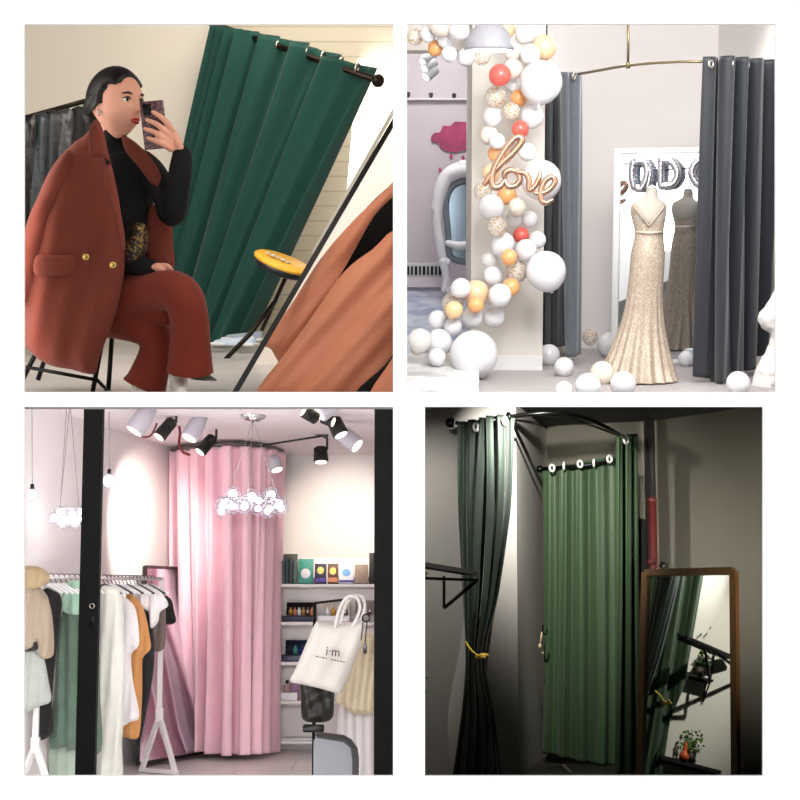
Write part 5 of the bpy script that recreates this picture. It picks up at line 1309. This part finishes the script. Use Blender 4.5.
# yellow tie back
yel = mat('yellow_rope', (.85, .74, .26), .6)
ty = thing(E, 'tieback', 'yellow rope tieback with tassel ends around the gathered curtain', 'tieback', E.at(480, 656, 10.8))
MB().tube(smooth([E.at(466, 642, 10.63), E.at(470, 649, 10.58), E.at(477, 655, 10.57), E.at(482, 656, 10.57)], 5), .007, 8).build('rope', yel, E, ty)
MB().limb([E.at(477, 657, 10.56), E.at(482, 655, 10.54), E.at(487, 655, 10.55)], [.014, .012, .010], 10).limb([E.at(480, 657, 10.55), E.at(484, 657, 10.53)], [.012, .012], 10).build('knot', yel, E, ty)
# hook and cord on the wall by the inner curtain
hk = thing(E, 'wall_hook', 'small hook with hanging pale cord end left of the lit curtain', 'hook', E.at(543, 640, 11.9))
MB().tube(smooth([E.at(543, 625, 11.95), E.at(543, 633, 11.9), E.at(546, 634, 11.86), E.at(547, 629, 11.88)], 4), .006, 8).build('hook', blkp, E, hk)
MB().tube([E.at(542, 632, 11.9), E.at(540, 645, 11.9)], .006, 8).ball(E.at(540, 646, 11.9), .014, 10, 8, (1, 1, 1.4)).ball(E.at(543, 653, 11.9), .008, 8, 6).build('cord_end', mat('pale_cord', (.70, .62, .50), .6), E, hk, label='pale cord end')

# wall shelf at left on black metal brackets
sh = thing(E, 'wall_shelf', 'black wall shelf on triangular brackets left of the gathered curtain', 'shelf', E.at(440, 572, 10.2))
MB().beam(E.at(412, 563.5, 9.9), E.at(472, 573, 10.5), .10, .028, V((0, 0, 1))).build('board', dark, E, sh)
MB().beam(E.at(412, 578, 9.75), E.at(476, 580, 10.2), .018, .018).build('front_bar', blkp, E, sh)
MB().beam(E.at(474, 571, 10.55), E.at(477, 580, 10.2), .018, .018).build('side_bar', blkp, E, sh)
for a_, b_ in (((444, 576, 10.1), (444, 608, 10.1)), ((444, 608, 10.1), (476, 581, 10.25))):
    MB().beam(E.at(*a_), E.at(*b_), .018, .018).build('bracket', blkp, E, sh)

# framed mirror leaning by the right wall
wood = mat('aged_brass_wood', (.34, .235, .11), .45, var=.2, vscale=10, stretch=(4, 4, 1), bump=.3, bscale=30)
mTL, mTR = E.at(646, 573, 11.2), E.at(734, 571, 10.75)
mBL, mBR = E.at(640, 790, 10.95), E.at(736, 790, 10.5)
wmr = thing(E, 'wooden_mirror', 'tall mirror in worn wooden frame leaning at the right wall', 'mirror', mBL)
nn4 = (mBR-mBL).cross(mTL-mBL).normalized()
if nn4.y > 0: nn4 = -nn4
bk4 = -nn4*.02
MB().add([mBL, mBR, mTR, mTL]+[p+bk4 for p in (mBL, mBR, mTR, mTL)], [[0, 1, 2, 3], [7, 6, 5, 4], [0, 4, 5, 1], [1, 5, 6, 2], [2, 6, 7, 3], [3, 7, 4, 0]], False).build('glass', mirror, E, wmr)
mb = MB()
for a_, b_ in ((mBL, mTL), (mTL, mTR), (mTR, mBR), (mBL, mBR)): mb.beam(a_, b_, .045, .05, nn4)
mb.build('frame', wood, E, wmr, label='worn wooden frame')

# what the mirror sees: a second curtain and plants along the inner side wall
bwall = mat('bright_side_wall', (.82, .80, .74), .7)
wall_piece(E, 'wall_middle', [(.012, 8.6), (.012, 10.9)], 0, 2.2, bwall, .004, out=(-1, 0, 0))
t = thing(E, 'curtain', 'green curtain on the near side wall, seen only as the reflection in the wooden mirror', 'curtain', V((.08, 10.5, .05)))
curtain_mesh([[V((.07, 10.30+.15*k, 2.1)) for k in range(4)], [V((.07, 10.30+.15*k, 1.0)) for k in range(4)], [V((.07, 10.30+.15*k, .02)) for k in range(4)]], 3.2, lambda v: .035, nu=160, seed=31).build('fabric', gv2, E, t, solid=.004)
leafm = mat('fresh_leaf_green', (.30, .50, .12), .5, var=.25, vscale=30); potm = mat('dark_planter', (.20, .16, .12), .6); clay = mat('orange_clay', (.85, .38, .16), .5)
def potplant(c, r, label, seed):
    rnd = random.Random(seed); t = thing(E, 'potted_plant', label, 'plant', c)
    MB().lathe(c, [(0, 0), (.035, 0), (.045, .07), (.04, .07), (.036, .06), (0, .06)], 20).build('pot', potm, E, t)
    mb = MB()
    for k in range(110):
        a = rnd.uniform(0, 2*pi); h_ = rnd.uniform(.02, 2*r); q_ = c+V((.8*r*cos(a)*rnd.random()**.4, r*sin(a)*rnd.random()**.4, .07+h_))
        q_.x = max(q_.x, .03); d_ = V((rnd.uniform(-1, 1), rnd.uniform(-1, 1), rnd.uniform(-.2, 1))).normalized()*.028; s_ = d_.cross(V((rnd.uniform(-1, 1), rnd.uniform(-1, 1), .3))).normalized()*.012
        mb.add([q_, q_+d_*.5+s_, q_+d_, q_+d_*.5-s_], [[0, 1, 2, 3]], False)
    mb.build('foliage', leafm, E, t, solid=.001)
    sm_ = MB()
    for k in range(7): sm_.tube([c+V((0, 0, .05)), c+V((rnd.uniform(-.02, .03), rnd.uniform(-.05, .05), .08+r))], .003, 6)
    sm_.build('stems', leafm, E, t)
potplant(V((.10, 10.14, 1.20)), .085, 'leafy plant on the small bracket shelf, reflected in the wooden mirror', 1)
potplant(V((.09, 10.10, .52)), .085, 'lower leafy plant reflected near the mirror bottom', 2)
t = thing(E, 'bracket_shelf', 'small dark bracket shelf under the reflected upper plant', 'shelf', V((.07, 10.14, 1.19)))
MB().box((.075, 10.14, 1.19), (.12, .24, .016)).build('board', dark, E, t)
MB().tube([V((.12, 10.04, 1.18)), V((.03, 10.04, 1.03))], .007, 8).tube([V((.03, 10.04, 1.18)), V((.03, 10.04, 1.03))], .007, 8).build('bracket', blkp, E, t)
MB().box((.075, 10.10, .50), (.12, .5, .03)).build('ledge', dark, E, loc=(.07, 10.1, .5), label='dark ledge carrying the lower reflected plant and gourd', cat='ledge')
MB().lathe(V((.12, 10.16, .516)), [(0, 0), (.03, .004), (.04, .03), (.03, .06), (.014, .075), (.022, .095), (.012, .12), (.004, .15), (0, .15)], 20).build('gourd_vase', clay, E, loc=(.12, 10.16, .516), label='orange gourd shaped vase before the lower reflected plant', cat='vase')
for k in range(4):
    p = V((.012, 10.08+.05*k, 1.62-.02*k)); MB().tube([p, p+V((.05, 0, .01))], .006, 8).build('wall_peg', blkp, E, loc=p, label='small dark peg on the side wall above the reflected plant', cat='peg', group='pegs above the reflected plant')
spot(E, E.at(530, 399.8, 10.2), E.at(535, 505, 11.5), 380, 84, 1., .008, (1, .97, .92))
spot(E, E.at(640, 399.8, 9.8), V((.05, 10.3, 1.4)), 200, 60, .8, .02, (1, .95, .86))  # added spot for the side wall shown in the mirror
area(E, E.at(900, 620, 9.6), E.at(735, 560, 11.8), .7, 1.4, 20, (1, .93, .85), 42)  # added fill for the right wall, out of view
spot(E, E.at(432, 399.8, 9.9), E.at(438, 540, 10.9), 75, 84, 1., .012, (1, .97, .93))  # extra spot added to brighten the left wall strip
area(E, E.at(590, 840, 8.8), E.at(590, 600, 12), 1.6, .4, .7, (1, .95, .88))  # weak added fill from below the view
